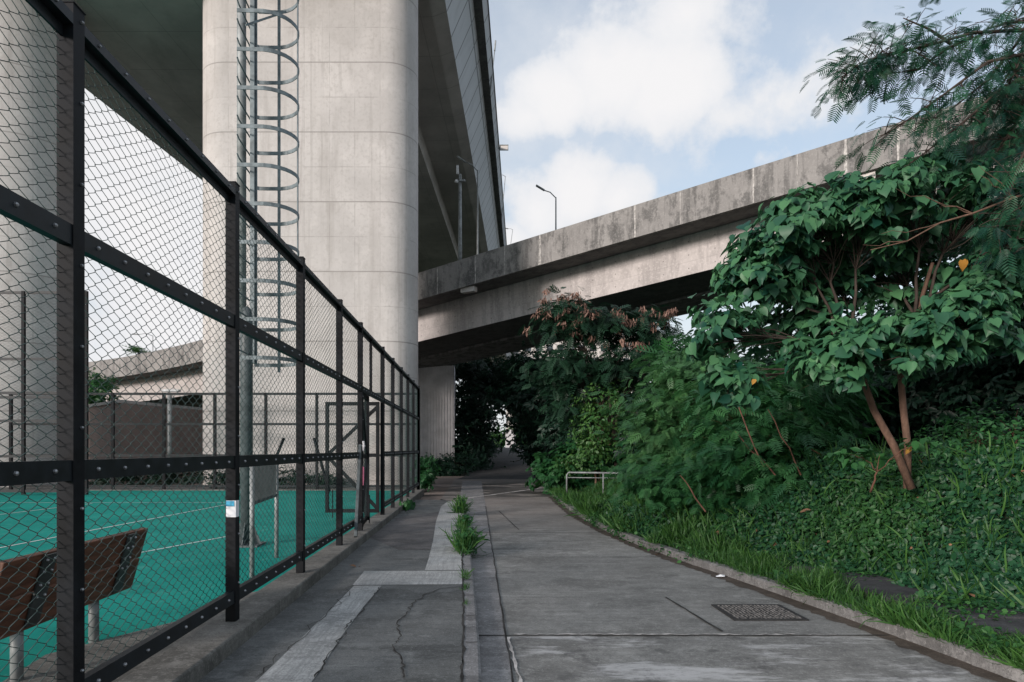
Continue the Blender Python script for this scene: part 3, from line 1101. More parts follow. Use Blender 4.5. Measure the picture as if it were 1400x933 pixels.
# back fences of the court
def far_fence(label, a, b_, n, h, rails, mesh=.11):
    a, b_ = Vector(a), Vector(b_)
    t = thing('chain_link_fence', a, label, 'fence')
    d = (b_ - a)
    for i in range(n + 1):
        p = a + d * i / n
        m = MB(); m.box((p.x, p.y, p.z + h / 2), (.10, .10, h)); m.build('post', M['steel'], t)
    for z in rails:
        m = MB(); m.bar(a + Vector((0, 0, z)), b_ + Vector((0, 0, z)), .05, .09); m.build('rail', M['rail'], t)
    V, q = chainlink(d.length, h, mesh, mesh, .0026)
    dn = d.normalized()
    V2 = np.array(a)[None, :] + V[:, 1:2] * np.array(dn)[None, :] + V[:, 2:3] * UP[None, :]
    np_mesh('mesh_panel', V2, q.ravel(), np.arange(len(q)) * 4, M['wire'], t)
    return t


far_fence('long dark mesh fence closing the far end of the court before the wide pier', (gx(15, 26), 26, .05), (-2.2, 26, .05), 8, 3.7, (.12, 1.3, 2.5, 3.66))
far_fence('taller double height mesh fence at the far left of the court', (-26, 23, .05), (gx(118, 23), 23, .05), 6, 6.9, (.12, 1.3, 2.5, 3.3, 3.45, 4.6, 6.85))
# end return of the near fence to the back fence
b_ = far_fence('short mesh return closing the court corner beside the wide pier', (FX, PY[-1], .05), (-2.2, 25.9, .05), 1, 3.75, (.3, 1.49, 2.69, 3.70))

# diagonal stays of the back fence
for x0, x1, lab in ((gx(383, 25), gx(360, 25), 'slanting steel stay of the back fence leaning left'), (gx(425, 25), gx(452, 25), 'slanting steel stay of the back fence leaning right')):
    b = MB(); b.bar((x0, 25.5, 2.0), (x1, 24.8, .05), .08, .08)
    tag(b.build('fence_stay', M['steel']), lab, 'stay')

# ------------------------------------------------------------------ lighting mast with caged ladder
mast = thing('lighting_mast', (-3.83, 11.1, .02), 'steel lighting mast with a caged ladder rising inside the court', 'mast')
mx, my = -3.84, 11.1
b = MB(); b.tube([(mx + .08, my, .02), (mx + .08, my, 3.75), (mx + .08, my, 3.88), (mx + .08, my, 3.93)], [.10, .10, .085, .03], 16); b.build('shaft', M['mast'], mast, True)
b = MB(); b.tube([(mx, my, 3.5), (mx, my, 13.5)], [.075, .07], 16); b.build('pole', M['galv'], mast, True)
b = MB(); b.box((mx + .08, my, .035), (.5, .5, .03))
for a in range(4):
    c, s = math.cos(a * math.pi / 2), math.sin(a * math.pi / 2)
    b.add([(mx + .08 + c * .1, my + s * .1, .05), (mx + .08 + c * .24, my + s * .24, .05), (mx + .08 + c * .1, my + s * .1, .40),
           (mx + .08 + c * .1 - s * .012, my + s * .1 + c * .012, .05), (mx + .08 + c * .24 - s * .012, my + s * .24 + c * .012, .05), (mx + .08 + c * .1 - s * .012, my + s * .1 + c * .012, .40)],
          [(0, 1, 2), (5, 4, 3), (0, 3, 4, 1), (1, 4, 5, 2), (2, 5, 3, 0)])
b.build('base_plate', M['mast'], mast)
lx = -3.70
b = MB(); b.box((lx + .04, my + .02, 8.2), (.075, .09, 10.4)); b.box((lx + .09, my + .05, 8.2), (.02, .03, 10.4)); b.build('stile', M['cage'], mast, bevel=.006)
n = 0
z = 3.15
while z < 13:
    b = MB()
    b.tube([(lx - .04, my + .45, z + .01), (lx - .05, my + .40, z), (lx - .01, my - .50, z), (lx - .02, my - .55, z + .05)], .013, 6)
    b.build('rung', M['cage'], mast)
    z += .30
z = 3.02
while z < 13:
    b = MB()
    pts = [(lx - .02, my - .56)]
    pts += [(lx + .22, my - .55)]
    for a in np.linspace(-80, 80, 13):
        pts.append((lx + .30 + .50 * math.cos(R(a)), my - .06 + .49 * math.sin(R(a))))
    pts += [(lx + .15, my + .42), (lx + .02, my + .41), (lx - .05, my + .36)]
    prev = None
    vs, fs = [], []
    for i, (x, y) in enumerate(pts):
        p = Vector((x, y, 0)); q0 = Vector((*pts[max(i - 1, 0)], 0)); q1 = Vector((*pts[min(i + 1, len(pts) - 1)], 0))
        t = (q1 - q0).normalized(); s = Vector((t.y, -t.x, 0)) * .006
        vs += [(x - s.x, y - s.y, z - .03), (x + s.x, y + s.y, z - .03), (x + s.x, y + s.y, z + .03), (x - s.x, y - s.y, z + .03)]
    for i in range(len(pts) - 1):
        for k in range(4):
            k2 = (k + 1) % 4
            fs.append((i * 4 + k, i * 4 + k2, i * 4 + 4 + k2, i * 4 + 4 + k))
    b.add(vs, fs)
    b.build('cage_hoop', M['cage'], mast)
    z += .60
for (x, y) in ((lx + .795, my - .06), (lx + .35, my + .425), (lx + .62, my - .43)):
    if y < my - .3:
        continue
    b = MB(); b.box((x, y, 8.0), (.014, .05, 10.2) if x > lx + .7 else (.05, .012, 10.2)); b.build('cage_bar', M['cage'], mast)
b = MB(); b.bar((lx + .03, my - .3, 8.35), (lx + .5, my + .3, 8.95), .03, .03); b.build('brace', M['cage'], mast)

# board on two posts inside the fence
bd = thing('mesh_board', (-2.83, 9.1, .02), 'small dark mesh board on two galvanised posts just inside the fence', 'board')
for yy, xx in ((8.35, -2.76), (9.85, -2.90)):
    b = MB(); b.tube([(xx, yy, .02), (xx, yy, 1.5)], .03, 10); b.build('post', M['galv'], bd, True)
b = MB()
A_, B_ = Vector((-2.76, 8.38, 0)), Vector((-2.90, 9.82, 0))
for z in (.93, 1.45):
    b.bar(A_ + Vector((0, 0, z)), B_ + Vector((0, 0, z)), .04, .04)
b.build('frame', M['mast'], bd)
b = MB()
for i in range(32):
    p = A_.lerp(B_, (i + .5) / 32)
    b.bar(p + Vector((0, 0, .95)), p + Vector((0, 0, 1.43)), .022, .01)
b.build('slat_panel', M['mast'], bd)

# bench seen from behind
bench = thing('park_bench', (-3.1, 5.1, .02), 'brown timber bench with a leaning back facing the green court', 'bench')
for k, (z0, z1) in enumerate(((.37, .625), (.64, .895))):
    b = MB()
    x0 = -3.02 + (z0 - .5) * .28 + .0
    x1 = -3.02 + (z1 - .5) * .28
    b.add([(x0, 4.18, z0), (x0, 6.02, z0), (x1, 6.02, z1), (x1, 4.18, z1), (x0 - .045, 4.18, z0 + .012), (x0 - .045, 6.02, z0 + .012), (x1 - .045, 6.02, z1 + .012), (x1 - .045, 4.18, z1 + .012)],
          [(0, 1, 2, 3), (7, 6, 5, 4), (0, 4, 5, 1), (1, 5, 6, 2), (2, 6, 7, 3), (3, 7, 4, 0)])
    b.build('backrest_board', M['wood'], bench, bevel=.006)
for k in range(3):
    b = MB(); b.box((-3.22 - k * .14, 5.1, .45), (.13, 1.84, .045)); b.build('seat_board', M['wood'], bench, bevel=.006)
for yy in (4.62, 5.72):
    b = MB(); b.bar((-3.03, yy, .40), (-2.895, yy, .885), .14, .012, (1, 0, .28))
    bb = b; b.cur = 1
    for z in (.60, .68, .77, .85):
        for dy in (-.04, .04):
            xx = -3.005 + (z - .5) * .285 + .008
            studs(bb, [(xx, yy + dy, z)], (1, 0, -.28), .012, .014)
    b.build('strap', [M['strap'], M['bolt']], bench)
for yy in (4.62, 5.55):
    b = MB(); b.tube([(-3.13, yy, .02), (-3.13, yy, .43)], .04, 14); b.build('leg', M['galv'], bench, True)

# ------------------------------------------------------------------ piers
def stadium(x0, x1, y0, y1, r, n=10):
    P = []
    for cx, cy, a0 in ((x1 - r, y0 + r, -90), (x1 - r, y1 - r, 0), (x0 + r, y1 - r, 90), (x0 + r, y0 + r, 180)):
        for i in range(n + 1):
            a = R(a0 + 90 * i / n)
            P.append((cx + r * math.cos(a), cy + r * math.sin(a)))
    return P


def pier(x0, x1, y0, y1, label, r=1.25):
    b = MB(); b.prism(stadium(x0, x1, y0, y1, r), -.2, 22.1)
    o = b.build('concrete_pier', M['pier'])
    for p in o.data.polygons:
        p.use_smooth = abs(p.normal.z) < .5
    m = o.modifiers.new('edge', 'EDGE_SPLIT'); m.split_angle = R(40)
    tag(o, label, 'pier', 'piers of the high viaduct')


pier(gx(277, 28.6), gx(571, 28.8), 27.6, 30.3, 'huge pale concrete pier with rounded ends behind the caged ladder')
pier(-27.5, gx(100, 29.6), 27.4, 32.2, 'second pale concrete pier at the left edge behind the near mesh panel', 2.35)

# ------------------------------------------------------------------ high viaduct
via = thing('viaduct', (-10, 28, 21), 'high road viaduct passing overhead on the wide piers, with slanted pale panels', 'bridge')
def vr(y): return -1.45 + .068 * (y - 31)
def vl(y): return -22.2 + .10 * (y - 39)
vy = list(np.linspace(25.0, 190, 48))
ZB = 22.0
def vsec(name, cols, mat, smooth=False):
    """cols: functions (y)->(x,z) across the deck"""
    b = MB(); vs, fs = [], []
    n = len(cols)
    for y in vy:
        for c in cols:
            x, z = c(y); vs.append((x, y, z))
    for i in range(len(vy) - 1):
        for k in range(n - 1):
            fs.append((i * n + k, (i + 1) * n + k, (i + 1) * n + k + 1, i * n + k + 1))
    b.add(vs, fs)
    o = b.build(name, mat, via)
    return o
und = [lambda y: (vr(y), ZB + .25), lambda y: (vr(y) - .62, ZB + .02), lambda y: (vr(y) - .70, ZB - .0), lambda y: (vr(y) - 2.9, ZB - .05),
       lambda y: (vr(y) - 3.1, ZB - .75), lambda y: (vr(y) - 6.6, ZB - .75), lambda y: (vr(y) - 6.9, ZB - .15),
       lambda y: ((vr(y) + vl(y)) / 2 + 1.6, ZB - .12), lambda y: ((vr(y) + vl(y)) / 2 + 1.3, ZB - .7), lambda y: (vl(y) + 4.6, ZB - .7), lambda y: (vl(y) + 4.3, ZB - .05),
       lambda y: (vl(y) + .7, ZB), lambda y: (vl(y), ZB + .1)]
vsec('soffit', und, M['soffit'])
vsec('fascia', [lambda y: (vr(y) + 1.72, ZB + 4.05), lambda y: (vr(y) + 1.66, ZB + 4.0), lambda y: (vr(y) - .0, ZB + .25)], M['fascia'])
vsec('fascia', [lambda y: (vl(y), ZB + .1), lambda y: (vl(y) - 1.66, ZB + 4.0)], M['fascia'])
vsec('coping', [lambda y: (vr(y) + 1.50, ZB + 4.0), lambda y: (vr(y) + 1.50, ZB + 4.10), lambda y: (vr(y) + 1.715, ZB + 4.10), lambda y: (vr(y) + 1.715, ZB + 3.995), lambda y: (vr(y) + 1.655, ZB + 3.995)], M['under'])
vsec('deck', [lambda y: (vl(y) - 1.6, ZB + 2.6), lambda y: (vr(y) + 1.5, ZB + 2.6)], M['under'])
vsec('inner_parapet', [lambda y: (vr(y) + 1.52, ZB + 4.0), lambda y: (vr(y) + 1.0, ZB + 2.6)], M['under'])
# end diaphragm of the modelled length
b = MB()
pts = [f(25.0) for f in und]
poly = [(x, 25.0, z) for x, z in pts] + [(vl(25.0) - 1.66, 25.0, ZB + 4.0), (vr(25.0) + 1.7, 25.0, ZB + 4.0)]
b.add(poly, [tuple(range(len(poly)))]); b.build('end_wall', M['under'], via)

# ------------------------------------------------------------------ ramp bridge
d0 = Vector((-1.614, 1.0, 0)).normalized()
nn = Vector((.527, .85, 0)).normalized()
def rp(t):
    z = 11.77 - .22 * t + (max(0, t - 9) ** 2) * .011
    if t > 26: z = 11.77 - .22 * 26 + 17 ** 2 * .011 + (t - 26) * .15
    return Vector((-.43 - 1.614 * t, 36 + t, z))
def rt(px, w):
    """parameter t where the line at offset w appears at pixel column px"""
    k = (px - VX) / F
    # -.43-1.614t+.527w = k(36+t+.85w)
    return (-.43 + nn.x * w - k * (36 + nn.y * w)) / (k + 1.614)
ramp = thing('ramp_bridge', (0, 36, 8), 'weathered concrete ramp bridge sloping across the road behind the pier', 'bridge')
path = [(rp(t), nn) for t in np.linspace(-30, 34, 90)]
sweep_obj('parapet', path, [(0, 0), (0, -1.5), (.22, -1.5), (.30, -.9), (.30, 0)], M['parapet'], ramp)
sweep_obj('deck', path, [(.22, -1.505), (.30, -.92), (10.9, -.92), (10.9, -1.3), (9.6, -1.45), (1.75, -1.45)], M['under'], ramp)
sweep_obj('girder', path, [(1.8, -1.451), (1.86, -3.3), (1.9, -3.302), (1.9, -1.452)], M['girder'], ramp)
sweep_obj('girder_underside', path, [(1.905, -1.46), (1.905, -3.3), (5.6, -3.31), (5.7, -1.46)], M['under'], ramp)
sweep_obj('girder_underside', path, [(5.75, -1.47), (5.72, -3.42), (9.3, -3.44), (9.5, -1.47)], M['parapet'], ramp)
sweep_obj('parapet', path, [(10.6, 0), (10.6, -.92), (10.9, -1.3), (10.9, 0)], M['parapet'], ramp)
# white leached joints on the outer face of the parapet
jb = []
for px, w in ((598, .10), (650, .12), (690, .05), (738, .22), (868, .12), (1030, .10), (1156, .20), (1228, .13), (1330, .1), (930, .04), (1090, .04)):
    t = rt(px, 0)
    p = rp(t) - nn * .004
    dd = (rp(t + .1) - rp(t)).normalized()
    b = MB()
    vs, fs = [], []
    N_ = 9
    for i in range(N_):
        f = i / (N_ - 1)
        hw = w / 2 * random.uniform(.55, .9) * (.55 + .6 * f if w > .15 else 1 - .3 * f)
        for sg in (-1, 1):
            vs.append(p + dd * (sg * hw + .006 * random.uniform(-1, 1)) + Vector((0, 0, -.02 - 1.45 * f)))
    for i in range(N_ - 1):
        fs.append((2 * i, 2 * i + 1, 2 * i + 3, 2 * i + 2))
    b.add(vs, fs)
    b.build('joint_streak', M['leach'], ramp)
# drain boxes under the parapet
for px in (641, 1180):
    t = rt(px, .35)
    p = rp(t) + nn * .35 + Vector((0, 0, -1.62))
    b = MB(); b.box(p, (.85, .35, .28), math.atan2(d0.y, d0.x)); b.build('drain_box', M['cream'], ramp, bevel=.02)

# ribbed pier of the ramp
rpier = MB()
Yp = 47.6
x0, x1 = -5.5, gx(621, Yp)
poly = []
nr = 20
for i in range(nr):
    xa = x0 + (x1 - x0) * i / nr; xb = x0 + (x1 - x0) * (i + .5) / nr
    poly += [(xa, Yp), (xb, Yp), (xb + .012, Yp + .06), (x0 + (x1 - x0) * (i + 1) / nr - .012, Yp + .06)]
poly += [(x1, Yp), (x1, Yp + 2.2), (x0, Yp + 2.2)]
rpier.prism(poly, -.3, 7.45)
tag(rpier.build('ribbed_pier', M['rib']), 'grey pier with vertical ribs under the ramp bridge beside the dark trees', 'pier')
b = MB(); b.box(((x0 + x1) / 2, Yp + 1.1, 7.75), (x1 - x0 - .3, 1.8, .7)); tag(b.build('bearing_block', M['under']), 'dark bearing block between the ribbed pier and the ramp bridge', 'bearing')

# ------------------------------------------------------------------ lamp posts, camera pole, sign
def lamp(label, base, top, armvec, r=.07, group='slender street lamps on the bridges'):
    t = thing('street_lamp', base, label, 'street lamp', group)
    base, top = Vector(base), Vector(top)
    b = MB(); b.tube([base, base.lerp(top, .5), top], [r, r * .8, r * .6], 8); b.build('pole', M['galv'], t, True)
    a = Vector(armvec)
    b = MB(); b.tube([top - Vector((0, 0, .05)), top + a * .5 + Vector((0, 0, a.length * .12)), top + a], r * .5, 6); b.build('arm', M['galv'], t, True)
    dn = a.normalized()
    b = MB(); b.bar(top + a, top + a + dn * .65, .20, .10); b.build('lamp_head', M['galv'], t, bevel=.03)
    return t


t_ = rt(760, 10.3); p = rp(t_) + nn * 10.3
lamp('slender street lamp standing alone against the clouds above the ramp parapet', p + Vector((0, 0, -.9)), (p.x, p.y, H + (VY - 270) / F * p.y), (-.75, 0, .45))
t_ = rt(653, 6.0); p = rp(t_) + nn * 6.0
lamp('street lamp on the ramp whose arm reaches left under the viaduct panels', p + Vector((0, 0, -.9)), (p.x, p.y, H + (VY - 233) / F * p.y), (-.75, 0, .5))
for px, ytop, ybot, Y, arm, lab in ((691, 241, 300, 68, -.55, 'thin street lamp on the viaduct edge below the square sign'), (701, 314, 338, 90, -.6, 'farthest tiny street lamp at the viaduct end just above the ramp'), (676, 72, 130, 44, .01, 'thin bare lamp pole high on the viaduct edge near the top of the view')):
    pt = at(px, ytop, Y); pb = at(px, ybot, Y); pb.x = vr(Y) + 1.45; pb.z = ZB + 2.6
    pt.x = max(pt.x, pb.x)
    lamp(lab, pb, pt, (arm, 0, .1), .05)
sg = thing('square_sign', at(689, 202, 55), 'small square sign frame sticking out from the viaduct edge into the sky', 'sign')
pc = at(689, 202, 55)
b = MB()
for dx, dz, w, h in ((0, .2, .72, .06), (0, -.2, .72, .06), (-.33, 0, .06, .4), (.33, 0, .06, .4)):
    b.box(pc + Vector((dx, 0, dz)), (w, .08, h))
b.build('frame', M['galv'], sg)
b = MB(); b.box(pc + Vector((0, .02, 0)), (.62, .03, .36)); b.build('plate', M['cream'], sg)
b = MB(); b.bar(pc + Vector((-.36, .05, -.1)), (vr(55) + 1.6, 55.05, ZB + 4.05), .05, .05); b.build('bracket', M['galv'], sg)

t_ = rt(629, .9); p = rp(t_) + nn * .9
cp = thing('camera_pole', p + Vector((0, 0, -.9)), 'grey traffic camera pole standing behind the ramp parapet under the viaduct', 'camera pole')
zt = H + (VY - 245) / F * p.y
b = MB(); b.tube([p + Vector((0, 0, -.9)), (p.x, p.y, zt)], [.12, .085], 10); b.build('pole', M['galv'], cp, True)
b = MB(); b.box((p.x, p.y, zt + .1), (.16, .22, .3)); b.box((p.x + .12, p.y - .05, zt - .12), (.34, .2, .12)); b.build('bracket', M['galv'], cp, bevel=.02)
b = MB(); b.bar((p.x - .25, p.y - .1, zt - .15), (p.x - .05, p.y + .1, zt - .12), .14, .16); b.build('camera', M['white_metal'], cp, bevel=.02)
b = MB(); b.bar((p.x - .14, p.y, zt + .25), (p.x - .14, p.y, zt + .75), .12, .14); b.build('camera', M['white_metal'], cp, bevel=.02)

# ------------------------------------------------------------------ left background
hut = MB()
c0 = Vector((gx(165, 33), 33, 0)); e1 = Vector((gx(120, 37), 37, 0)); e2 = Vector((gx(285, 40), 40, 0))
poly = [(e1.x, e1.y), (c0.x, c0.y), (e2.x, e2.y), (e2.x - 4, e2.y + 4), (e1.x - 1, e1.y + 6)]
hut_o = thing('brown_building', (c0.x, c0.y, 0), 'low brown rendered building with pale coping behind the court fence', 'building')
hut.prism(poly, -.2, 3.85); hut.build('wall', M['brown'], hut_o)
b = MB(); b.prism([(x * 1.003, y - .05) for x, y in poly], 3.853, 4.0); b.build('coping', M['cream'], hut_o)
fl = thing('floodlight_pole', (gx(232, 29), 29, .05), 'pale floodlight pole with a small lamp in front of the brown building', 'light pole')
b = MB(); b.tube([(gx(232, 29), 29, .05), (gx(232, 29), 29, 4.0)], .09, 10); b.build('pole', M['galv'], fl, True)
b = MB(); b.box((gx(236, 29), 28.9, 4.08), (.7, .3, .10)); b.build('lamp_head', M['white_metal'], fl, bevel=.02)
t_ = rt(209, 10); p = rp(t_) + nn * 10
lamp('street lamp with a level arm above the ramp parapet left of the wide pier', p + Vector((0, 0, -.9)), (p.x, p.y, H + (VY - 459) / F * p.y), (-1.4, 0, .1), .06)

# apartment block far off beyond the trees
ap = thing('apartment_block', (22, 170, 1), 'pale apartment block glimpsed far behind the roadside trees', 'building')
b = MB(); b.box((25, 175, 15), (34, 12, 30)); b.build('wall', M['cream'], ap)
for i in range(12):
    for k in range(8):
        b = MB(); b.box((10.2 + i * 2.7, 168.95, 3.6 + k * 3.3), (1.5, .12, 1.6)); b.build('window', M['glass'], ap)

# ------------------------------------------------------------------ guard rail, cover, litter
for k, (pxa, pxb, lab) in enumerate(((775, 856, 'longer white tubular guard rail half hidden in the verge grass'), (860, 905, 'short white guard rail section mostly buried in leaves'))):
    Y = 21.3
    a = at(pxa, 668, Y + .5); c = at(pxb, 671, Y)
    zt = .84
    g = thing('guard_rail', (a.x, a.y, 0), lab, 'guard rail', 'white guard rails in the verge')
    a.z = c.z = -.05
    up = lambda q, z: Vector((q.x, q.y, z))
    b = MB()
    b.tube([up(a, -.05), up(a, zt - .08), up(a.lerp(c, .03), zt), up(a.lerp(c, .97), zt), up(c, zt - .08), up(c, -.05)], .03, 8); b.build('frame', M['galv'], g, True)
    b = MB(); m_ = a.lerp(c, .62); b.tube([up(m_, -.05), up(m_, zt)], .025, 8); b.build('post', M['galv'], g, True)
    b = MB(); b.tube([up(a, zt - .16), up(c, zt - .16)], .016, 6); b.build('lower_bar', M['galv'], g, True)

cv = thing('drain_cover', (2.92, 7.03, -.1), 'square stone-filled drain cover set flush in the concrete road', 'drain cover')
b = MB(); b.box((2.92, 7.03, -.092), (.74, .66, .012)); b.build('frame', M['coverd'], cv)
b = MB()
for i in range(17):
    for j in range(15):
        cx = 2.92 - .33 + .66 * (i + .5) / 17 + random.uniform(-.006, .006); cy = 7.03 - .29 + .58 * (j + .5) / 15 + random.uniform(-.006, .006)
        n = 6; r = random.uniform(.013, .020); ph = random.random() * 3
        ring = [(cx + r * math.cos(ph + 2 * math.pi * q / n) * random.uniform(.8, 1.15), cy + r * math.sin(ph + 2 * math.pi * q / n), -.086) for q in range(n)]
        b.add(ring + [(cx, cy, -.080)], [(q, (q + 1) % n, n) for q in range(n)])
b.build('stone_fill', M['cover'], cv)

b = MB(); lx0, ly0 = xk(8.95) - .12, 8.95
b.add([(lx0 - .06, ly0 - .02, -.085), (lx0 + .05, ly0 - .03, -.08), (lx0 + .07, ly0 + .03, -.07), (lx0 - .05, ly0 + .04, -.085), (lx0, ly0, -.055)], [(0, 1, 4), (1, 2, 4), (2, 3, 4), (3, 0, 4), (3, 2, 1, 0)])
tag(b.build('litter_scrap', M['paper']), 'white crumpled paper scrap lying on the road by the right kerb', 'litter')

# ------------------------------------------------------------------ vegetation
def ob(px, py, Y):
    p = at(px, py, Y); return (p.x, p.y, p.z)


# broad-leaved tree, right foreground
BY = 8.6
def pr(p, dY=0):
    return ob(p[0], p[1], BY + dY)
bt = thing('broad_leaf_tree', ob(1244, 668, BY), 'broad heart-leaved tree on two slim bare stems over the leafy bank', 'tree')
blobs = [  # px, py, dY, rx, ry, rz (m)
    (1030, 390, .2, .40, .7, .45, 8), (1060, 345, .1, .50, .8, .45, 10), (1115, 320, .0, .55, .8, .45, 11), (1180, 295, -.1, .60, .8, .45, 12), (1255, 275, .1, .65, .8, .42, 11), (1330, 290, .3, .65, .8, .50, 11), (1390, 330, .4, .6, .8, .6, 9),
    (990, 455, .0, .34, .6, .40, 7), (1000, 525, -.1, .24, .4, .26, 3), (1180, 492, -.6, .50, .5, .28, 7), (1135, 505, -.5, .30, .4, .20, 4), (1275, 495, -.6, .30, .4, .2, 3), (1245, 455, -.7, .50, .5, .26, 6), (1310, 440, -.6, .55, .5, .36, 9), (1350, 400, .1, .55, .6, .5, 9), (1345, 475, -.5, .35, .5, .25, 4),
    (1085, 420, .7, .65, .5, .45, 9), (1150, 390, .8, .7, .4, .5, 9), (1230, 380, .8, .8, .4, .5, 9), (1120, 460, .5, .5, .5, .3, 5), (1060, 480, .3, .4, .5, .25, 3)]
W = np.array([b_[6] for b_ in blobs], float); W /= W.sum()
nl = 9500
nc_ = 600
idc = rng.choice(len(blobs), nc_, p=W)
cc = np.array([ob(b_[0], b_[1], BY + b_[2]) for b_ in blobs])[idc]
rr = np.array([b_[3:6] for b_ in blobs])[idc]
d = rdir(nc_); d[:, 2] = np.where((d[:, 2] < -.2) & (rng.random(nc_) < .6), -d[:, 2] * .7, d[:, 2]); d = nrm(d)
CC = cc + d * rr * (.55 + .62 * rng.random((nc_, 1)))
ci = np.repeat(np.arange(nc_), 22); nl = len(ci)
idx = idc[ci]
e = rdir(nl); e[:, 2] = np.abs(e[:, 2]) * .7 - .15; e = nrm(e)
csz = rng.uniform(.7, 1.25, nc_)[ci]
P = CC[ci] + e * (.05 + .15 * rng.random((nl, 1))) * csz[:, None] - UP * .02
# each twig end carries a whorl of drooping leaves
A = nrm(e * np.array([1, 1, .2]) * .75 + np.array([0, 0, -.75]) + rng.normal(size=(nl, 3)) * .30)
N = nrm(e * .55 + d[ci] * .45 + UP * .55 + np.array([-.08, -.2, 0]) + rng.normal(size=(nl, 3)) * .3)
A = nrm(A - N * (A * N).sum(1, keepdims=True))
tint = np.clip(.45 * rng.random(nc_)[ci] + .6 * rng.random(nl) ** 1.6, 0, 1)
leaves('crown', 'heart', P, A, N, rng.uniform(.055, .165, nl) * csz ** .5, M['l_big'], bt, tint)
stalk = MB()
for q in range(0, nl, 5):
    stalk.tube([Vector(CC[ci[q]]), Vector(P[q])], .0028, 3, False)
stalk.build('leaf_stalks', M['l_weed'], bt)['kind'] = 'stuff'
wood = MB()
b0 = Vector(ob(1246, 668, BY)); b1 = Vector(ob(1240, 668, BY + .1))
s1 = [b0, Vector(ob(1222, 610, BY)), Vector(ob(1195, 562, BY)), Vector(ob(1178, 515, BY)), Vector(ob(1160, 470, BY + .1)), Vector(ob(1125, 430, BY + .2))]
s2 = [b1, Vector(ob(1241, 610, BY + .1)), Vector(ob(1235, 560, BY + .1)), Vector(ob(1230, 500, BY + .1)), Vector(ob(1250, 440, BY + .15)), Vector(ob(1275, 360, BY + .2))]
lw = MB()
wood.tube(s1, [.052, .046, .042, .038, .032, .026], 9)
wood.tube(s2, [.048, .044, .042, .038, .03, .022], 9)
for i, bb_ in enumerate(blobs):
    c = Vector(ob(bb_[0], bb_[1], BY + bb_[2]))
    src = s1 if bb_[0] < 1200 else s2
    j = 3 if bb_[1] > 420 else 4
    lim = wiggle(src[j], c, 6, .1, .06)
    lw.tube(lim, [.026, .022, .018, .015, .012, .009, .006], 6)
    sel = np.where(idc == i)[0]
    for q in sel:
        lw.tube(wiggle(lim[random.choice((3, 4, 5, 6))], CC[q], 3, .12, .03), [.008, .006, .005, .004], 4, False)
wood.build('trunk', M['bark'], bt, True)
lw.build('limbs', M['darkbark'], bt, True)
yl_ = np.array([ob(1316, 356, BY - .75), ob(1031, 519, BY - .6), ob(1243, 612, BY - .1)])
for q in range(3):
    leaves('yellow_leaf', 'heart', yl_[q:q + 1], np.array([[.2 - .2 * q, 0, -1]]), np.array([[0, -1, .3]]), [(.11, .07, .08)[q]], M['l_yel'], bt, np.array([.2 + .3 * q]))

# feathery tree reaching in from the upper right
ft = thing('feathery_tree', (9.3, 9.2, 1.5), 'feathery fine-leaved tree whose boughs reach in from the upper right', 'tree')
FY = 8.2
wood = MB()
trunk = [Vector((9.3, 9.2, 1.2)), Vector((9.1, 9.1, 3.2)), Vector((8.7, 8.9, 5.0)), Vector((8.2, 8.6, 6.2))]
wood.tube(trunk, [.14, .12, .09, .07], 9)
Ps, As, Ns, Ss = [], [], [], []
boughs = [  # pixel polylines with distance
    ([(1420, 40), (1330, 45), (1260, 65), (1205, 75), (1168, 95)], FY, .9, 'edge'),
    ([(1420, 70), (1350, 85), (1290, 130), (1240, 165), (1200, 190)], FY - .2, 1.0, 'thin'),
    ([(1420, 100), (1370, 120), (1320, 165), (1270, 205), (1230, 235)], FY - .1, 1.0, 'thin'),
    ([(1420, 30), (1380, 30), (1350, 40), (1330, 55)], FY + .2, .9, ''),
    ([(1420, 150), (1380, 170), (1330, 205), (1290, 225), (1250, 240)], FY + 1.4, 1.0, 'thin'),
    ([(1420, 200), (1380, 230), (1340, 250), (1300, 255)], FY + 1.4, .9, 'thin'),
    ([(1420, 60), (1385, 90), (1350, 150), (1320, 180)], FY + .4, 1.0, 'thin'),
    ([(1420, 170), (1395, 220), (1375, 280), (1360, 320)], FY - .6, .7, ''),
    ([(1300, 60), (1270, 40), (1235, 25)], FY, .5, 'edge'),
    ([(1240, 68), (1200, 80), (1170, 92), (1150, 108)], FY, 1.3, 'tip'),
    ([(1330, 50), (1290, 70), (1255, 95), (1225, 100)], FY + .1, 1.0, 'thin'),
    ([(1420, 10), (1390, 60), (1350, 110), (1300, 150), (1262, 170)], FY + .2, 1.1, 'thin'),
    ([(1425, 90), (1400, 130), (1385, 180), (1350, 225)], FY + .3, 1.2, ''),
    ([(1430, 120), (1400, 150), (1370, 200), (1345, 235)], FY + .5, 1.0, ''),
    ([(1430, 240), (1410, 270), (1395, 310), (1385, 350)], FY - .5, .7, ''),
    ([(1430, 20), (1405, 60), (1380, 115), (1362, 150)], FY + .1, 1.0, ''),
]
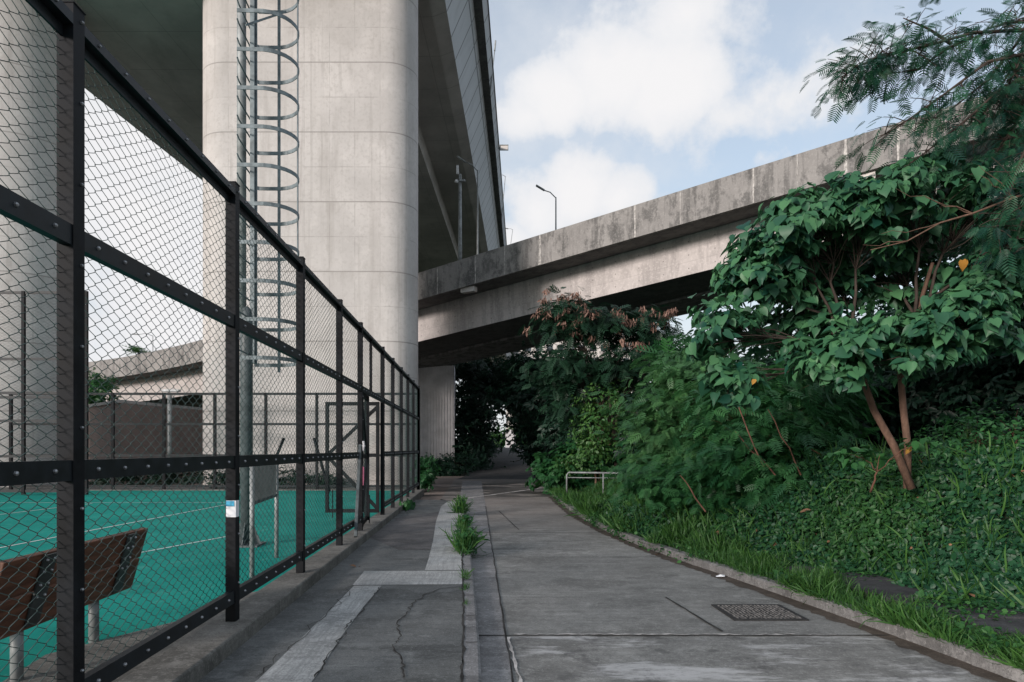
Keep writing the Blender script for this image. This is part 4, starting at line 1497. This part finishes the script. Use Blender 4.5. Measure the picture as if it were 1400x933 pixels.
for pl, Y, dens, kind in boughs:
    pts = [Vector(ob(x, y, Y + .15 * math.sin(i * 2.1))) for i, (x, y) in enumerate(pl)]
    if pl[0][0] > 1390:
        src = trunk[-1] if pts[0].z > 5.5 else trunk[-2]
        wood.tube([src, src.lerp(pts[0], .6) + Vector((0, 0, .1)), pts[0]], [.05, .035, .028], 6)
    wood.tube(pts, [.022 * (1 - .75 * i / (len(pts) - 1)) for i in range(len(pts))], 6)
    L = sum((pts[i + 1] - pts[i]).length for i in range(len(pts) - 1))
    nf = int(118 * L * dens * (.42 if kind == 'thin' else 1))
    for q in range(nf):
        u = random.random() ** .8 * (len(pts) - 1)
        if kind == 'edge' and pl[0][0] > 1390 and u < (len(pts) - 1) * .35:
            continue
        i = min(int(u), len(pts) - 2)
        p = pts[i].lerp(pts[i + 1], u - i)
        t = (pts[i + 1] - pts[i]).normalized()
        # side twig
        off = Vector((random.gauss(0, .14), random.gauss(0, .22), random.gauss(-.03, .12)))
        pq = p + off
        if random.random() < .35:
            wood.tube([p, p.lerp(pq, .5) + Vector((0, 0, .02)), pq], [.006, .005, .003], 4, False)
        Ps.append(pq); As.append(t * .55 + off.normalized() * .8 + Vector((random.gauss(-.15, .3), random.gauss(-.1, .3), random.gauss(-.35, .3)))); Ns.append(Vector((random.gauss(0, .5), random.gauss(-.2, .5), 1))); Ss.append(random.uniform(.10, .22))
wood.build('trunk', M['darkbark'], ft, True)
leaves('crown', 'feather', np.array([tuple(p) for p in Ps]), np.array([tuple(p) for p in As]), np.array([tuple(p) for p in Ns]), Ss, M['l_feather'], ft)

# dead bare bough crossing in front of the broad leaves
b = MB()
mpt = [Vector(ob(x, y, 7.5)) for x, y in ((1440, 255), (1385, 271), (1330, 292), (1285, 305), (1240, 330), (1190, 342))]
b.tube(mpt, [.016, .014, .012, .010, .007, .004], 6)
for s, e in ((2, (1265, 270)), (2, (1225, 258)), (1, (1340, 240)), (3, (1205, 320)), (1, (1338, 226)), (4, (1180, 335))):
    b.tube(wiggle(mpt[s], ob(*e, 7.45), 5, .12), [.007, .006, .005, .004, .003, .002], 5, False)
b.tube([mpt[0], Vector((8.0, 8.6, 4.3)), Vector((8.75, 8.95, 4.7))], [.016, .022, .03], 6)
tag(b.build('dead_bough', M['bark'], None, True), 'thin bare grey bough crossing in front of the broad leaves', 'branch')

G_B = 'bushes along the right verge'
# feathery bushes in the middle of the right verge
tree('feathery_bush', 'big fresh green feathery bush arching beside the guard rail', 'bush', (4.6, 15.5, .3),
     [(ob(930, 560, 15.5), (1.1, 1.1, .9), 6), (ob(905, 600, 15.2), (.8, .9, .8), 4), (ob(985, 545, 15.2), (1.0, 1.0, .9), 5), (ob(935, 510, 15.6), (.8, .8, .5), 4), (ob(950, 620, 14.8), (1.2, .8, .7), 5)],
     260, 16, 'bipf', .23, M['l_fresh'], M['redtwig'], .05, .24, .35, .35, G_B, .55, 1.0, 3, .4, .08)
fb2 = tree('feathery_bush', 'darker feathery bush under the left edge of the broad-leaved tree', 'bush', (5.0, 12.2, .5),
     [(ob(1030, 560, 12.4), (1.0, .9, .7), 5), (ob(1085, 600, 12.0), (.9, .9, .6), 5), (ob(1020, 620, 11.8), (.9, .7, .5), 5), (ob(1110, 540, 12.6), (.8, .8, .6), 4)],
     210, 16, 'bipf', .22, M['l_leu'], M['redtwig'], .045, .24, .35, .35, G_B, .55, .9, 3, .5, -.15)
tree('feathery_bush', 'low feathery bush spilling over the bank below the fresh green one', 'bush', (4.2, 12.8, .3),
     [(ob(900, 655, 13.2), (.7, .7, .4), 4), (ob(975, 665, 12.6), (.8, .6, .4), 4), (ob(1060, 655, 11.6), (.8, .6, .35), 4)],
     130, 16, 'bipf', .20, M['l_leu'], M['redtwig'], .03, .2, .3, .3, G_B, .5, .9, 3, .4, -.1)
for a, c in (((990, 510), (1045, 640)), ((930, 650), (965, 700)), ((1050, 560), (1095, 650)), ((1100, 610), (1160, 640)), ((1005, 590), (1060, 650)), ((1140, 620), (1165, 665))):
    b = MB()
    b.tube(wiggle(ob(*a, 11.2), ob(*c, 10.9), 5, .06), [.007, .009, .011, .012, .013, .014], 5, False)
    b.build('bare_stem', M['redtwig'], fb2, True)
# pale shrub
tree('pale_shrub', 'upright pale green small-leaved shrub behind the guard rail', 'bush', (4.3, 24.4, .2),
     [(ob(812, 590, 24.3), (.7, .7, 1.0), 5), (ob(822, 545, 24.3), (.75, .6, .7), 5), (ob(800, 625, 24.2), (.8, .6, .7), 3), (ob(850, 600, 24.6), (.6, .6, 1.1), 3)],
     190, 14, 'simple', .15, M['l_ficus'], M['bark'], .05, .15, .1, .4, G_B, .7, .6, 2, .3, 0, .9)
tree('soft_bush', 'low dark green bush leaning over the kerb where the road narrows', 'bush', (4.0, 26.0, 0),
     [(ob(785, 635, 26), (.9, .8, .7), 4), (ob(765, 645, 25.8), (.6, .6, .5), 3), (ob(830, 625, 25), (1.0, .8, .9), 4)],
     110, 10, 'sprayw', .34, M['l_leu'], M['bark'], .05, .2, .2, .4, G_B, .6, .8, 2, .3, -.1)
# tall podded tree
pt = tree('podded_tree', 'tall feathery tree hung with brown seed pods in front of the ramp', 'tree', (5.2, 24.5, .3),
     [(ob(775, 440, 24.0), (.95, .9, .8), 5), (ob(830, 440, 24.2), (.9, .9, .6), 5), (ob(885, 445, 24.4), (.9, .9, .5), 4), (ob(775, 500, 24.6), (1.2, 1.0, .9), 6), (ob(840, 500, 24.6), (1.4, 1.0, .8), 5), (ob(800, 550, 25), (1.2, 1, .9), 4), (ob(895, 480, 24.6), (.7, .7, .9), 3)],
     190, 13, 'bipf', .38, M['l_dark'], M['darkbark'], .12, .30, .3, .45, None, .4, 1.0, 1, .7, .25)
pods = []
for (px, py, n_, sp) in ((762, 415, 22, .42), (785, 425, 22, .45), (805, 432, 14, .35), (768, 438, 12, .35), (800, 455, 8, .25), (850, 432, 14, .25), (860, 440, 6, .2), (888, 432, 12, .3), (905, 430, 8, .2), (915, 427, 8, .15), (840, 468, 6, .2), (872, 470, 8, .15), (745, 425, 4, .2)):
    c = np.array(ob(px, py, 23.6))
    c2 = c + rng.normal(size=(max(3, n_ // 2), 3)) * sp * np.array([1, .8, .5])
    pods.append(np.repeat(c2, 14, 0) + rng.normal(size=(len(c2) * 14, 3)) * np.array([.07, .07, .05]))
pods = np.concatenate(pods)
npd = len(pods)
podo = leaves('seed_pods', 'narrow', pods, np.array([0, 0, -1.0]) + rng.normal(size=(npd, 3)) * .35, rdir(npd), rng.uniform(.14, .24, npd), M['l_pod'], pt)
podo['kind'] = 'stuff'

# dark trees around the tunnel and behind the bank
G_T = 'dark trees along the road'
DT = [  # label, base, blobs(px,py,Y,rx,ry,rz,w), clusters, leaf size
    ('dark tree right of the road leaning over the tunnel mouth', (7.0, 36, .2), [(760, 540, 36, 2.2, 2, 1.8, 5), (720, 540, 38, 1.6, 2, 1.8, 4), (790, 580, 34, 2.0, 2, 1.6, 4), (740, 600, 37, 1.4, 2, 1.2, 3), (830, 540, 33, 1.8, 2, 2, 3)], 330, .5),
    ('dark tree deeper in the tunnel on the right', (7.5, 50, .3), [(720, 510, 50, 2.4, 2, 1.6, 4), (745, 560, 48, 1.8, 2, 2.4, 4), (720, 570, 52, 1.2, 2, 2.0, 3), (690, 515, 54, 2.2, 2, 1.4, 3), (770, 520, 45, 2, 2, 2, 3)], 300, .55),
    ('dark tree left of the road beside the ribbed pier', (-.6, 52, .4), [(640, 540, 52, 1.5, 2, 2.6, 5), (650, 580, 52, 1.2, 2, 1.6, 3), (630, 600, 50, .9, 1.5, 1.6, 3), (665, 510, 54, 1.8, 2, 1.5, 4), (640, 505, 52, 1.6, 2, 1.2, 3)], 280, .5),
    ('dark tree farther along the left road edge by the far fence', (.1, 64, 1.0), [(660, 570, 64, 1.4, 2, 1.8, 3), (668, 530, 66, 1.7, 2, 1.6, 3), (645, 560, 62, 1.4, 2, 3, 3), (690, 520, 68, 1.7, 2, 1.3, 2)], 150, .5),
    ('tall dark tree behind the pale shrub at the ramp', (6.4, 30, .3), [(840, 590, 30, 2.0, 1.6, 1.6, 4), (880, 540, 29, 1.8, 1.6, 1.6, 4), (800, 560, 31, 1.5, 1.5, 1.8, 3), (900, 600, 28, 1.8, 1.5, 1.3, 3)], 260, .42),
]
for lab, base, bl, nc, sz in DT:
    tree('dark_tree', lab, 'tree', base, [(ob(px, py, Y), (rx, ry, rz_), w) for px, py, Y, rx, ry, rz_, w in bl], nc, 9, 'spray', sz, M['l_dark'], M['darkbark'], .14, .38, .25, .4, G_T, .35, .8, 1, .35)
G_R = 'dark trees behind the bank'
RT = [
    ('dark dense tree behind the broad leaves at the right edge', (11.5, 13, 1.6), [(1330, 470, 12.5, 1.5, 1.2, 1.6, 5), (1390, 420, 12.5, 1.4, 1.2, 1.6, 5), (1280, 520, 13, 1.3, 1.2, 1.1, 5), (1385, 530, 12, 1.3, 1.0, 1.2, 4), (1390, 330, 12, 1.1, 1, 1.0, 3)], 330, .28, .22),
    ('dark dense tree behind the two slim stems', (9.0, 15.5, 1.4), [(1180, 540, 15, 1.7, 1.2, 1.3, 5), (1110, 520, 15.5, 1.4, 1.2, 1.2, 4), (1240, 490, 16, 1.5, 1.2, 1.5, 4), (1160, 590, 14.5, 1.6, 1.1, 1.0, 4), (1060, 520, 17, 1.5, 1.2, 1.0, 3)], 330, .32, .25),
    ('dark tree filling the gap right of the slim stems', (10.5, 18, 1.4), [(1300, 520, 17, 2.2, 1.4, 1.8, 5), (1380, 480, 17, 2.0, 1.4, 2.2, 5), (1230, 560, 17.5, 2.0, 1.4, 1.3, 4)], 250, .38, .3),
    ('dark tree behind the fresh green feathery bush', (8.2, 23, 1.0), [(1000, 560, 22, 2.2, 1.5, 1.6, 5), (930, 570, 22, 1.9, 1.5, 1.5, 5), (1060, 560, 22, 2.0, 1.5, 1.6, 4), (1120, 530, 22, 2, 1.5, 2, 4)], 270, .42, .32),
]
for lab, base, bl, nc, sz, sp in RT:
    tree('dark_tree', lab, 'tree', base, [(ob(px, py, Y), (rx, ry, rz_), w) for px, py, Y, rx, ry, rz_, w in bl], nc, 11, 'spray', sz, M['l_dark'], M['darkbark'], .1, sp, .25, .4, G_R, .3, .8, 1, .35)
# wispy fronds against the sky
tree('wispy_tree', 'wispy pale fronds standing against the sky under the ramp', 'tree', (7.2, 20.5, .8),
     [(ob(945, 470, 20), (.6, .6, .35), 4), (ob(960, 488, 20), (.8, .6, .4), 4), (ob(925, 495, 20), (.6, .6, .4), 3)], 26, 6, 'bipf', .55, M['l_leu'], M['redtwig'], .05, .22, .1, .5, None, .4, 1.0, 1, .9, .1)
# yellowish shrub at right edge over the creeper
tree('yellowish_shrub', 'loose yellow-green shrub with small leaves at the right edge', 'bush', (7.6, 9.6, 1.3),
     [(ob(1330, 600, 9.4), (.6, .6, .40), 5), (ob(1385, 590, 9.2), (.5, .5, .45), 4), (ob(1280, 620, 9.4), (.45, .5, .3), 3), (ob(1400, 640, 8.8), (.5, .5, .4), 3)],
     130, 13, 'simple', .075, M['l_leu'], M['redtwig'], .03, .14, .1, .4, None, .3, .7, 3, .5, .05)
b_ = tree('leafy_sapling', 'little sapling with splayed pointed leaves in front of the slim stems', 'plant', (5.0, 8.6, 1.2),
     [(ob(1168, 622, 8.5), (.22, .2, .08), 4), (ob(1203, 622, 8.5), (.18, .2, .06), 3), (ob(1255, 605, 8.3), (.2, .2, .08), 3)], 14, 7, 'simple', .14, M['l_leu'], M['redtwig'], .015, .05, .35, .5, None, .3, 1.0, 1, .9, .2)
# bushes at the pier foot
tree('foot_bush', 'dark bush at the foot of the ribbed pier beside the fence end', 'bush', (-3.2, 43, 0),
     [(ob(590, 640, 43), (1.0, .8, .7), 4), (ob(620, 638, 46), (1.3, .8, .8), 4), (ob(645, 635, 48), (1.1, .8, .8), 4), (ob(606, 648, 42), (.9, .6, .4), 3)], 160, 9, 'spray', .35, M['l_dark'], M['darkbark'], .05, .25, .1, .3, None, .4, .8, 3, .3)
tree('foot_bush', 'bush just past the last fence post by the turning', 'bush', (-2.4, 27.5, 0),
     [(ob(583, 640, 27), (.28, .4, .45), 4), (ob(580, 655, 27), (.35, .4, .3), 4)], 36, 9, 'spray', .24, M['l_leu'], M['darkbark'], .03, .12, .1, .3, None, .4, .8, 2, .3, -.2)
tree('low_bush', 'low bushes behind the court fence at the foot of the wide pier', 'bush', (-8.0, 27.0, 0),
     [(ob(390, 655, 27), (1.2, .3, .35), 4), (ob(310, 655, 27), (1.0, .3, .3), 3), (ob(440, 658, 27), (1.0, .3, .25), 3)], 110, 9, 'spray', .2, M['l_dark'], M['darkbark'], .03, .12, .1, .2, None, .3, .8, 3, .2)
tree('low_bush', 'low bushes behind the court fence in front of the brown building', 'bush', (-14.5, 28.2, 0),
     [(ob(200, 650, 28.3), (1.4, .4, .4), 4), (ob(260, 650, 28.3), (1.0, .3, .4), 3), (ob(150, 650, 28.3), (1.0, .3, .4), 3)], 110, 9, 'spray', .2, M['l_dark'], M['darkbark'], .03, .12, .1, .2, None, .3, .8, 3, .2)
tree('round_bush', 'rounded tree left of the brown building below the ramp', 'tree', (-20.3, 39, 0),
     [(ob(130, 535, 39), (1.2, 1.2, 1.1), 4), (ob(125, 560, 39), (1.1, 1, 1.3), 3)], 90, 9, 'spray', .36, M['l_leu'], M['darkbark'], .12, .3, .1, .5, None, .4, .8, 1, .3)
tree('roadside_shrub', 'low dark shrubs lining the left edge of the far road', 'bush', (.4, 60, .6),
     [(ob(655, 612, 56), (.9, 3, 1.0), 4), (ob(664, 608, 66), (.8, 4, 1.1), 4), (ob(646, 622, 50), (.9, 2, .8), 3)], 200, 9, 'spray', .4, M['l_dark'], M['darkbark'], .06, .3, .2, .3, None, .3, .8, 1, .2)
tree('dark_tree', 'dark canopy tree arching over the far road', 'tree', (6.6, 60, 1.0),
     [(ob(700, 530, 60), (2.6, 3, 1.4), 4), (ob(675, 520, 58), (2.4, 3, 1.2), 3), (ob(735, 560, 60), (1.6, 2.5, 2.6), 4)], 240, 9, 'spray', .55, M['l_dark'], M['darkbark'], .2, .4, .25, .4, G_T, .35, .8, 1, .3)
# small palm sticking up over the ramp
pm = thing('palm', (gx(190, 78), 78, 1), 'palm top just showing above the ramp parapet left of the pier', 'tree')
ctr = Vector(ob(190, 482, 78))
b = MB(); b.tube([(ctr.x, 78, 0), (ctr.x, 78, ctr.z)], [.25, .16], 8); b.build('trunk', M['darkbark'], pm, True)
nf = 26
an = rng.random(nf) * 2 * math.pi
leaves('crown', 'pinf', np.array([tuple(ctr)] * nf), np.stack([np.cos(an), np.sin(an), rng.uniform(-.2, .7, nf)], 1), np.array([[0, 0, 1.0]] * nf) + rng.normal(size=(nf, 3)) * .1, rng.uniform(1.3, 1.9, nf), M['l_far'], pm)
# bright far trees past the road crest
for px, Y, h, lab in ((676, 96, 2.6, 'sunlit hedge tree past the road crest, left of the pale gatepost'), (716, 100, 3.2, 'sunlit tree past the road crest at the right of the opening'), (700, 112, 3.0, 'sunlit tree farthest behind the road crest')):
    c = (gx(px, Y), Y, 1.7 + h * .55)
    tree('far_tree', lab, 'tree', (c[0], Y, 1.7), [(c, (1.7, 1.5, h * .5), 1)], 60, 10, 'sprayw', .5, M['l_far'], M['darkbark'], .12, .3, .1, .4, 'sunlit trees past the road crest', .4, .8, 1, .2)
gp = MB(); gp.box((gx(698, 88), 88, 1.7 + 1.1), (1.3, .4, 2.6)); tag(gp.build('gatepost', M['rib'], bevel=.03), 'pale grey gatepost beyond the far end of the dark road', 'gatepost')
ff = thing('iron_fence', (gx(668, 72), 72, 1.4), 'grey railing fence along the far left edge of the road', 'fence')
b = MB()
for i in range(40):
    y = 56 + i * .6; b.tube([(xroadl(y) - .9, y, float(zr(y)) - .2), (xroadl(y) - .9, y, float(zr(y)) + 2.1)], .03, 4)
b.build('bars', M['mast'], ff)
b = MB()
for z in (.2, 2.0):
    pts = [(xroadl(y) - .9, y, float(zr(y)) + z) for y in np.linspace(56, 80, 20)]
    b.tube(pts, .04, 4)
b.build('rail', M['mast'], ff)

# creeper covering the bank
def gz(P):
    return ground_z(P[:, 0], P[:, 1])
n = 120000
yy = 4.2 + 12.5 * rng.random(n) ** 1.25
kk = np.array([xk(v) for v in yy])
st = np.interp(yy, [0, 8, 11, 13, 40], [1.45, 1.45, 1.0, .55, .9]) + .25 * np.sin(yy * 3.3) + .15 * np.sin(yy * 7.9)
dd = st - .15 + rng.random(n) ** 1.2 * 3.6
xx = kk + dd
q1 = np.sin(xx * 3.1 + 1.3 * np.sin(yy * 2.3)) * np.sin(yy * 2.7 + xx) * .5 + .5
q2 = np.sin(xx * 7.3 + 2.0 * np.sin(yy * 4.1)) * np.sin(yy * 6.1 - xx * 2.2) * .5 + .5
cl = np.clip(.55 * q1 + .45 * q2, 0, 1)
P = np.stack([xx, yy, np.zeros(n)], 1)
lift = (.06 + .48 * cl) * rng.random(n) ** .6 * np.clip((dd - st + .3) / .6, .12, 1)
P[:, 2] = gz(P) + lift
P += rng.normal(size=(n, 3)) * .03
N = nrm(UP * .6 + np.array([-.55, -.40, 0]) + rng.normal(size=(n, 3)) * .55)
A = rng.normal(size=(n, 3)) + np.array([-.4, -.4, -.5]); A = nrm(A - N * (A * N).sum(1, keepdims=True))
kind_ = (np.sin(xx * 1.9 + 4.0) * np.sin(yy * 1.4 + 1.1) + rng.normal(size=n) * .35) > .15
cp_ = np.clip(cl * .5 + rng.random(n) * .6 - .15, 0, 1) ** 1.3
m_ = ~kind_
o = leaves('ground_creeper', 'wide', P[m_], A[m_], N[m_], rng.uniform(.03, .095, m_.sum()), M['l_ivy'], None, cp_[m_])
tag(o, kind='stuff')
m_ = kind_
o = leaves('bank_weeds', 'simple', P[m_] + UP * .03, A[m_], N[m_], rng.uniform(.035, .10, m_.sum()), M['l_weed'], None, cp_[m_] * .9)
tag(o, kind='stuff')
n = 5000
j_ = rng.integers(0, len(P), n)
Pg = P[j_]
A = nrm(UP + rng.normal(size=(n, 3)) * .5 + np.array([-.3, -.2, 0])); N = rdir(n); N = nrm(N - A * (A * N).sum(1, keepdims=True))
o = leaves('bank_grass', 'blade', Pg, A, N, rng.uniform(.10, .38, n), M['l_grass'], None, rng.random(n) * .8)
tag(o, kind='stuff')
n = 500
j_ = rng.integers(0, len(P), n)
A = rng.normal(size=(n, 3)) - UP * .4; N = nrm(UP + rng.normal(size=(n, 3)) * .7)
o = leaves('dead_leaves', 'wide', P[j_] + UP * .01, A, N, rng.uniform(.03, .09, n), M['l_dry'], None, rng.random(n))
tag(o, kind='stuff')

# grasses and low weeds of the verge
n = 70000
yy = 4.0 + 24 * rng.random(n) ** 1.5
kk = np.array([xk(v) for v in yy])
w_ = np.interp(yy, [4, 9, 12, 16, 30], [.75, .9, 1.2, 2.4, 2.2])
u = rng.random(n)
xx = kk + .02 + u * w_
cl = np.sin(xx * 4.1 + 1.7 * np.sin(yy * 1.9)) * np.sin(yy * 2.1 + 1.0) * .5 + .5
keep = rng.random(n) < np.clip(cl * 1.5 - .3, .06, 1)
yy, xx, cl = yy[keep], xx[keep], cl[keep]; n = len(yy)
P = np.stack([xx, yy, np.zeros(n)], 1); P[:, 2] = np.maximum(gz(P), np.where(xx - np.array([xk(v) for v in yy]) < .2, .0, -9)) - .01
A = nrm(UP + rng.normal(size=(n, 3)) * .45 + np.array([-.25, -.1, 0])); N = rdir(n); N = nrm(N - A * (A * N).sum(1, keepdims=True))
o = leaves('verge_grass', 'blade', P, A, N, rng.uniform(.05, .30, n) ** 1.15 * (.35 + .9 * cl) * np.interp(yy, [4, 10, 12, 17, 22, 28], [1, 1, 1.7, 1.9, 1.3, 1]), M['l_grass'], None, np.clip(rng.random(n) * .8 + .2 * cl, 0, 1) * .8)
tag(o, kind='stuff')
n = 40000
yy = 4.0 + 22 * rng.random(n) ** 1.4
kk = np.array([xk(v) for v in yy])
w_ = np.interp(yy, [4, 9, 12, 16, 30], [1.5, 1.5, 1.3, 2.6, 2.4])
xx = kk - .10 + rng.random(n) ** 1.1 * w_ - .02
cl = np.sin(xx * 2.6 + 2.0 * np.sin(yy * 1.3)) * np.sin(yy * 1.7 + 2.0) * .5 + .5
kk_ = kk
edge = np.where(xx < kk + .05, np.clip((yy - 9) / 6, 0, .8), 1)
keep = rng.random(n) < np.clip(cl * 1.5 - .35, 0, 1) * edge
yy, xx, cl = yy[keep], xx[keep], cl[keep]; n = len(yy)
P = np.stack([xx, yy, np.zeros(n)], 1); P[:, 2] = np.maximum(gz(P), -.1) + np.where(xx < kk_[keep] + .14, .11, 0) * (xx > kk_[keep]) + rng.random(n) * .20 * cl + .02
N = nrm(UP + rng.normal(size=(n, 3)) * .45); A = rng.normal(size=(n, 3)); A = nrm(A - N * (A * N).sum(1, keepdims=True))
o = leaves('verge_weeds', 'wide', P, A, N, rng.uniform(.025, .075, n), M['l_weed'], None, rng.random(n) ** 1.3)
tag(o, kind='stuff')

# weeds in the kerb joint
for k, (px, py, hgt, nb, lab) in enumerate((
        (636, 700, .42, 150, 'leafy weed clump growing from the kerb joint at its far end'), (644, 752, .40, 260, 'bushy grass tuft leaning over the road from the kerb'), (636, 806, .10, 50, 'small grass tuft in the kerb joint beside the pale patch'),
        (636, 790, .14, 50, 'small grass tuft just past the crack end at the kerb'), (634, 826, .07, 30, 'tiny grass tuft nearest the viewer in the kerb joint'), (640, 722, .30, 140, 'middle grass tuft of the kerb between the leafy and bushy ones'))):
    x, y = g0(px, py)
    x = xl(y) - .09
    r_ = hgt * .45
    n = nb
    P = np.stack([x + rng.normal(size=n) * r_ * .35, y + rng.normal(size=n) * r_ * 1.4, np.full(n, -.01)], 1)
    A = nrm(UP + rng.normal(size=(n, 3)) * .5 + np.array([.15, 0, 0])); N = rdir(n); N = nrm(N - A * (A * N).sum(1, keepdims=True))
    wt = thing('weed_clump', (x, y, 0), lab, 'weed', 'weeds in the kerb joint')
    leaves('blades', 'blade', P, A, N, rng.uniform(.5, 1.1, n) * hgt, M['l_grass'], wt)
    if k in (0, 1, 5):
        m = nb // 2
        P = np.stack([x + .05 + rng.normal(size=m) * r_ * .5, y + rng.normal(size=m) * r_ * 1.2, rng.random(m) * hgt * .8], 1)
        N = nrm(UP + rng.normal(size=(m, 3)) * .4); A = rng.normal(size=(m, 3)); A = nrm(A - N * (A * N).sum(1, keepdims=True))
        leaves('leaves', 'simple', P, A, N, rng.uniform(.07, .13, m), M['l_leu'], wt)
x, y = -1.85, 18.0
n = 60
P = np.stack([x + rng.normal(size=n) * .06, y + rng.normal(size=n) * .3, np.full(n, .0)], 1)
A = nrm(UP + rng.normal(size=(n, 3)) * .4 + np.array([.3, 0, 0])); N = rdir(n); N = nrm(N - A * (A * N).sum(1, keepdims=True))
tag(leaves('weed_clump', 'simple', P, A, N, rng.uniform(.12, .3, n), M['l_leu']), 'leafy weed at the foot of the fence plinth near the gate', 'weed', 'weeds in the kerb joint')

# dead leaves
for k, (px, py, lab) in enumerate(((1098, 702, 'curled brown dead leaf caught high in the bank creeper'), (1028, 745, 'brown dead leaf lying in the verge grass'), (1146, 765, 'brown dead leaf at the foot of the creeper'), (902, 745, 'brown dead leaf in the gutter by the right kerb'), (1082, 750, 'brown dead leaf on the buried slabs'), (490, 776, 'dark dead twig-like leaf on the pavement beside the pale patch'))):
    if k == 5:
        c = np.array([(*g0(px, py), .012)])
    elif k == 0:
        c = np.array([ob(px, py, 8.2)])
    else:
        Y = {1: 10.2, 2: 8.9, 3: 10.9, 4: 9.6}[k]
        q = ob(px, py, Y); c = np.array([q]); c[0, 2] = max(float(ground_z(c[:, 0], c[:, 1])[0]) + .06, -.085)
    c = np.repeat(c, 2, 0) + rng.normal(size=(2, 3)) * .02
    o = leaves('fallen_leaf', 'wide', c, rng.normal(size=(2, 3)) * np.array([1, 1, .2]), UP + rng.normal(size=(2, 3)) * .4, [.09, .075] if k < 5 else [.09, .07], M['l_dry'])
    tag(o, lab, 'leaf', 'fallen leaves')

# ------------------------------------------------------------------ light, sky, camera
SUN_EL, SUN_AZ = R(14), math.atan2(-.68, -.73)     # behind and to the left of the viewer
S = Vector((math.sin(SUN_AZ) * math.cos(SUN_EL), math.cos(SUN_AZ) * math.cos(SUN_EL), math.sin(SUN_EL)))
ld = bpy.data.lights.new('sun', 'SUN'); ld.energy = 2.0; ld.angle = R(12); ld.color = (1.0, .90, .85)
lo = bpy.data.objects.new('sun', ld); COL.objects.link(lo)
lo.rotation_euler = (-S).to_track_quat('-Z', 'Y').to_euler()

t = NT('World', True)
SC.world = t.m
sky = t.n('ShaderNodeTexSky', sky_type='NISHITA', sun_disc=False, sun_elevation=SUN_EL, sun_rotation=SUN_AZ, air_density=1.0, dust_density=1.2, ozone_density=1.0)
dirv = t.n('ShaderNodeTexCoord').outputs['Generated']
dirn = t.n('ShaderNodeVectorMath', {0: dirv}, operation='NORMALIZE').outputs[0]
dz = t.sep(dirn)[2]
warp = t.noise(dirn, 5.0, 10, .60)
warp2 = t.noise(dirn, 16.0, 8, .6)
def cloud(px, py, rx, amp, sy=1.0):
    v = Vector(((px - VX) / F, 1, (VY - py) / F)).normalized()
    df = t.n('ShaderNodeVectorMath', {0: dirn, 1: tuple(v)}, operation='SUBTRACT').outputs[0]
    df = t.n('ShaderNodeVectorMath', {0: df, 1: (1, 1, sy)}, operation='MULTIPLY').outputs[0]
    ln = t.n('ShaderNodeVectorMath', {0: df}, operation='LENGTH').outputs['Value']
    return t.math('MULTIPLY', t.math('SUBTRACT', 1.0, t.math('DIVIDE', ln, rx), clamp=True), amp)
acc = None
for c in ((835, 105, .12, 1.25, 1.3), (925, 125, .14, 1.2, 1.5), (1000, 160, .13, .95, 1.6), (770, 130, .10, 1.15, 1.5), (720, 160, .07, .8, 1.3), (790, 262, .085, 1.35, 1.0), (845, 275, .075, 1.2, 1.2), (735, 290, .085, 1.2, 1.0), (700, 330, .08, 1.1, 1.0), (900, 300, .08, .7, 1.3),
          (950, 15, .26, .75, 2.6), (1090, 130, .20, .70, 1.8), (1040, 215, .16, .6, 2.2), (1250, 330, .3, .6, 1.5), (200, 330, .5, 1.3, 1.0), (60, 200, .4, 1.1, 1.0), (250, 480, .4, 1.2, 1.0)):
    q = cloud(*c)
    acc = q if acc is None else t.math('MAXIMUM', acc, q)
dens = t.math('ADD', acc, t.math('ADD', t.math('MULTIPLY', t.math('SUBTRACT', warp, .5), 1.7), t.math('MULTIPLY', t.math('SUBTRACT', warp2, .5), .8)))
cm = t.ramp(dens, .0, .80)
low = t.math('SUBTRACT', 1.0, t.ramp(dz, .10, .42))           # whitish veil low in the sky
cm = t.math('MAXIMUM', cm, t.math('MULTIPLY', low, .9))
thin = t.math('MULTIPLY', t.ramp(warp, .4, .75), .3)
cm = t.math('MAXIMUM', cm, t.math('ADD', thin, .46))
ccol = t.mix(t.ramp(dens, .3, 1.2), (4.0, 4.15, 4.4), (4.75, 4.7, 4.75))
skyc = t.mix(1.0, sky.outputs[0], (1.0, 1.05, 1.06), 'MULTIPLY')
fin = t.mix(cm, skyc, ccol)
bg = t.n('ShaderNodeBackground', {'Color': fin, 'Strength': .1})
wo = t.n('ShaderNodeOutputWorld')
t.t.links.new(bg.outputs[0], wo.inputs[0])

cd = bpy.data.cameras.new('camera')
cd.sensor_width = 36; cd.lens = 36 * F / 1400
cd.shift_x = (700 - VX) / 1400; cd.shift_y = (VY - 466.5) / 1400
cd.clip_start = .05; cd.clip_end = 5000
co = bpy.data.objects.new('camera', cd); COL.objects.link(co)
co.location = (0, 0, H); co.rotation_euler = (R(90), 0, 0)
SC.camera = co
SC.view_settings.view_transform = 'Standard'
SC.view_settings.look = 'None'
SC.view_settings.exposure = 0.95
SC.view_settings.gamma = 1.0
SC.render.engine = 'CYCLES'
SC.cycles.use_denoising = True
SC.cycles.denoising_prefilter = 'ACCURATE'
SC.cycles.denoising_input_passes = 'RGB_ALBEDO_NORMAL'
SC.cycles.use_adaptive_sampling = False
SC.cycles.max_bounces = 8
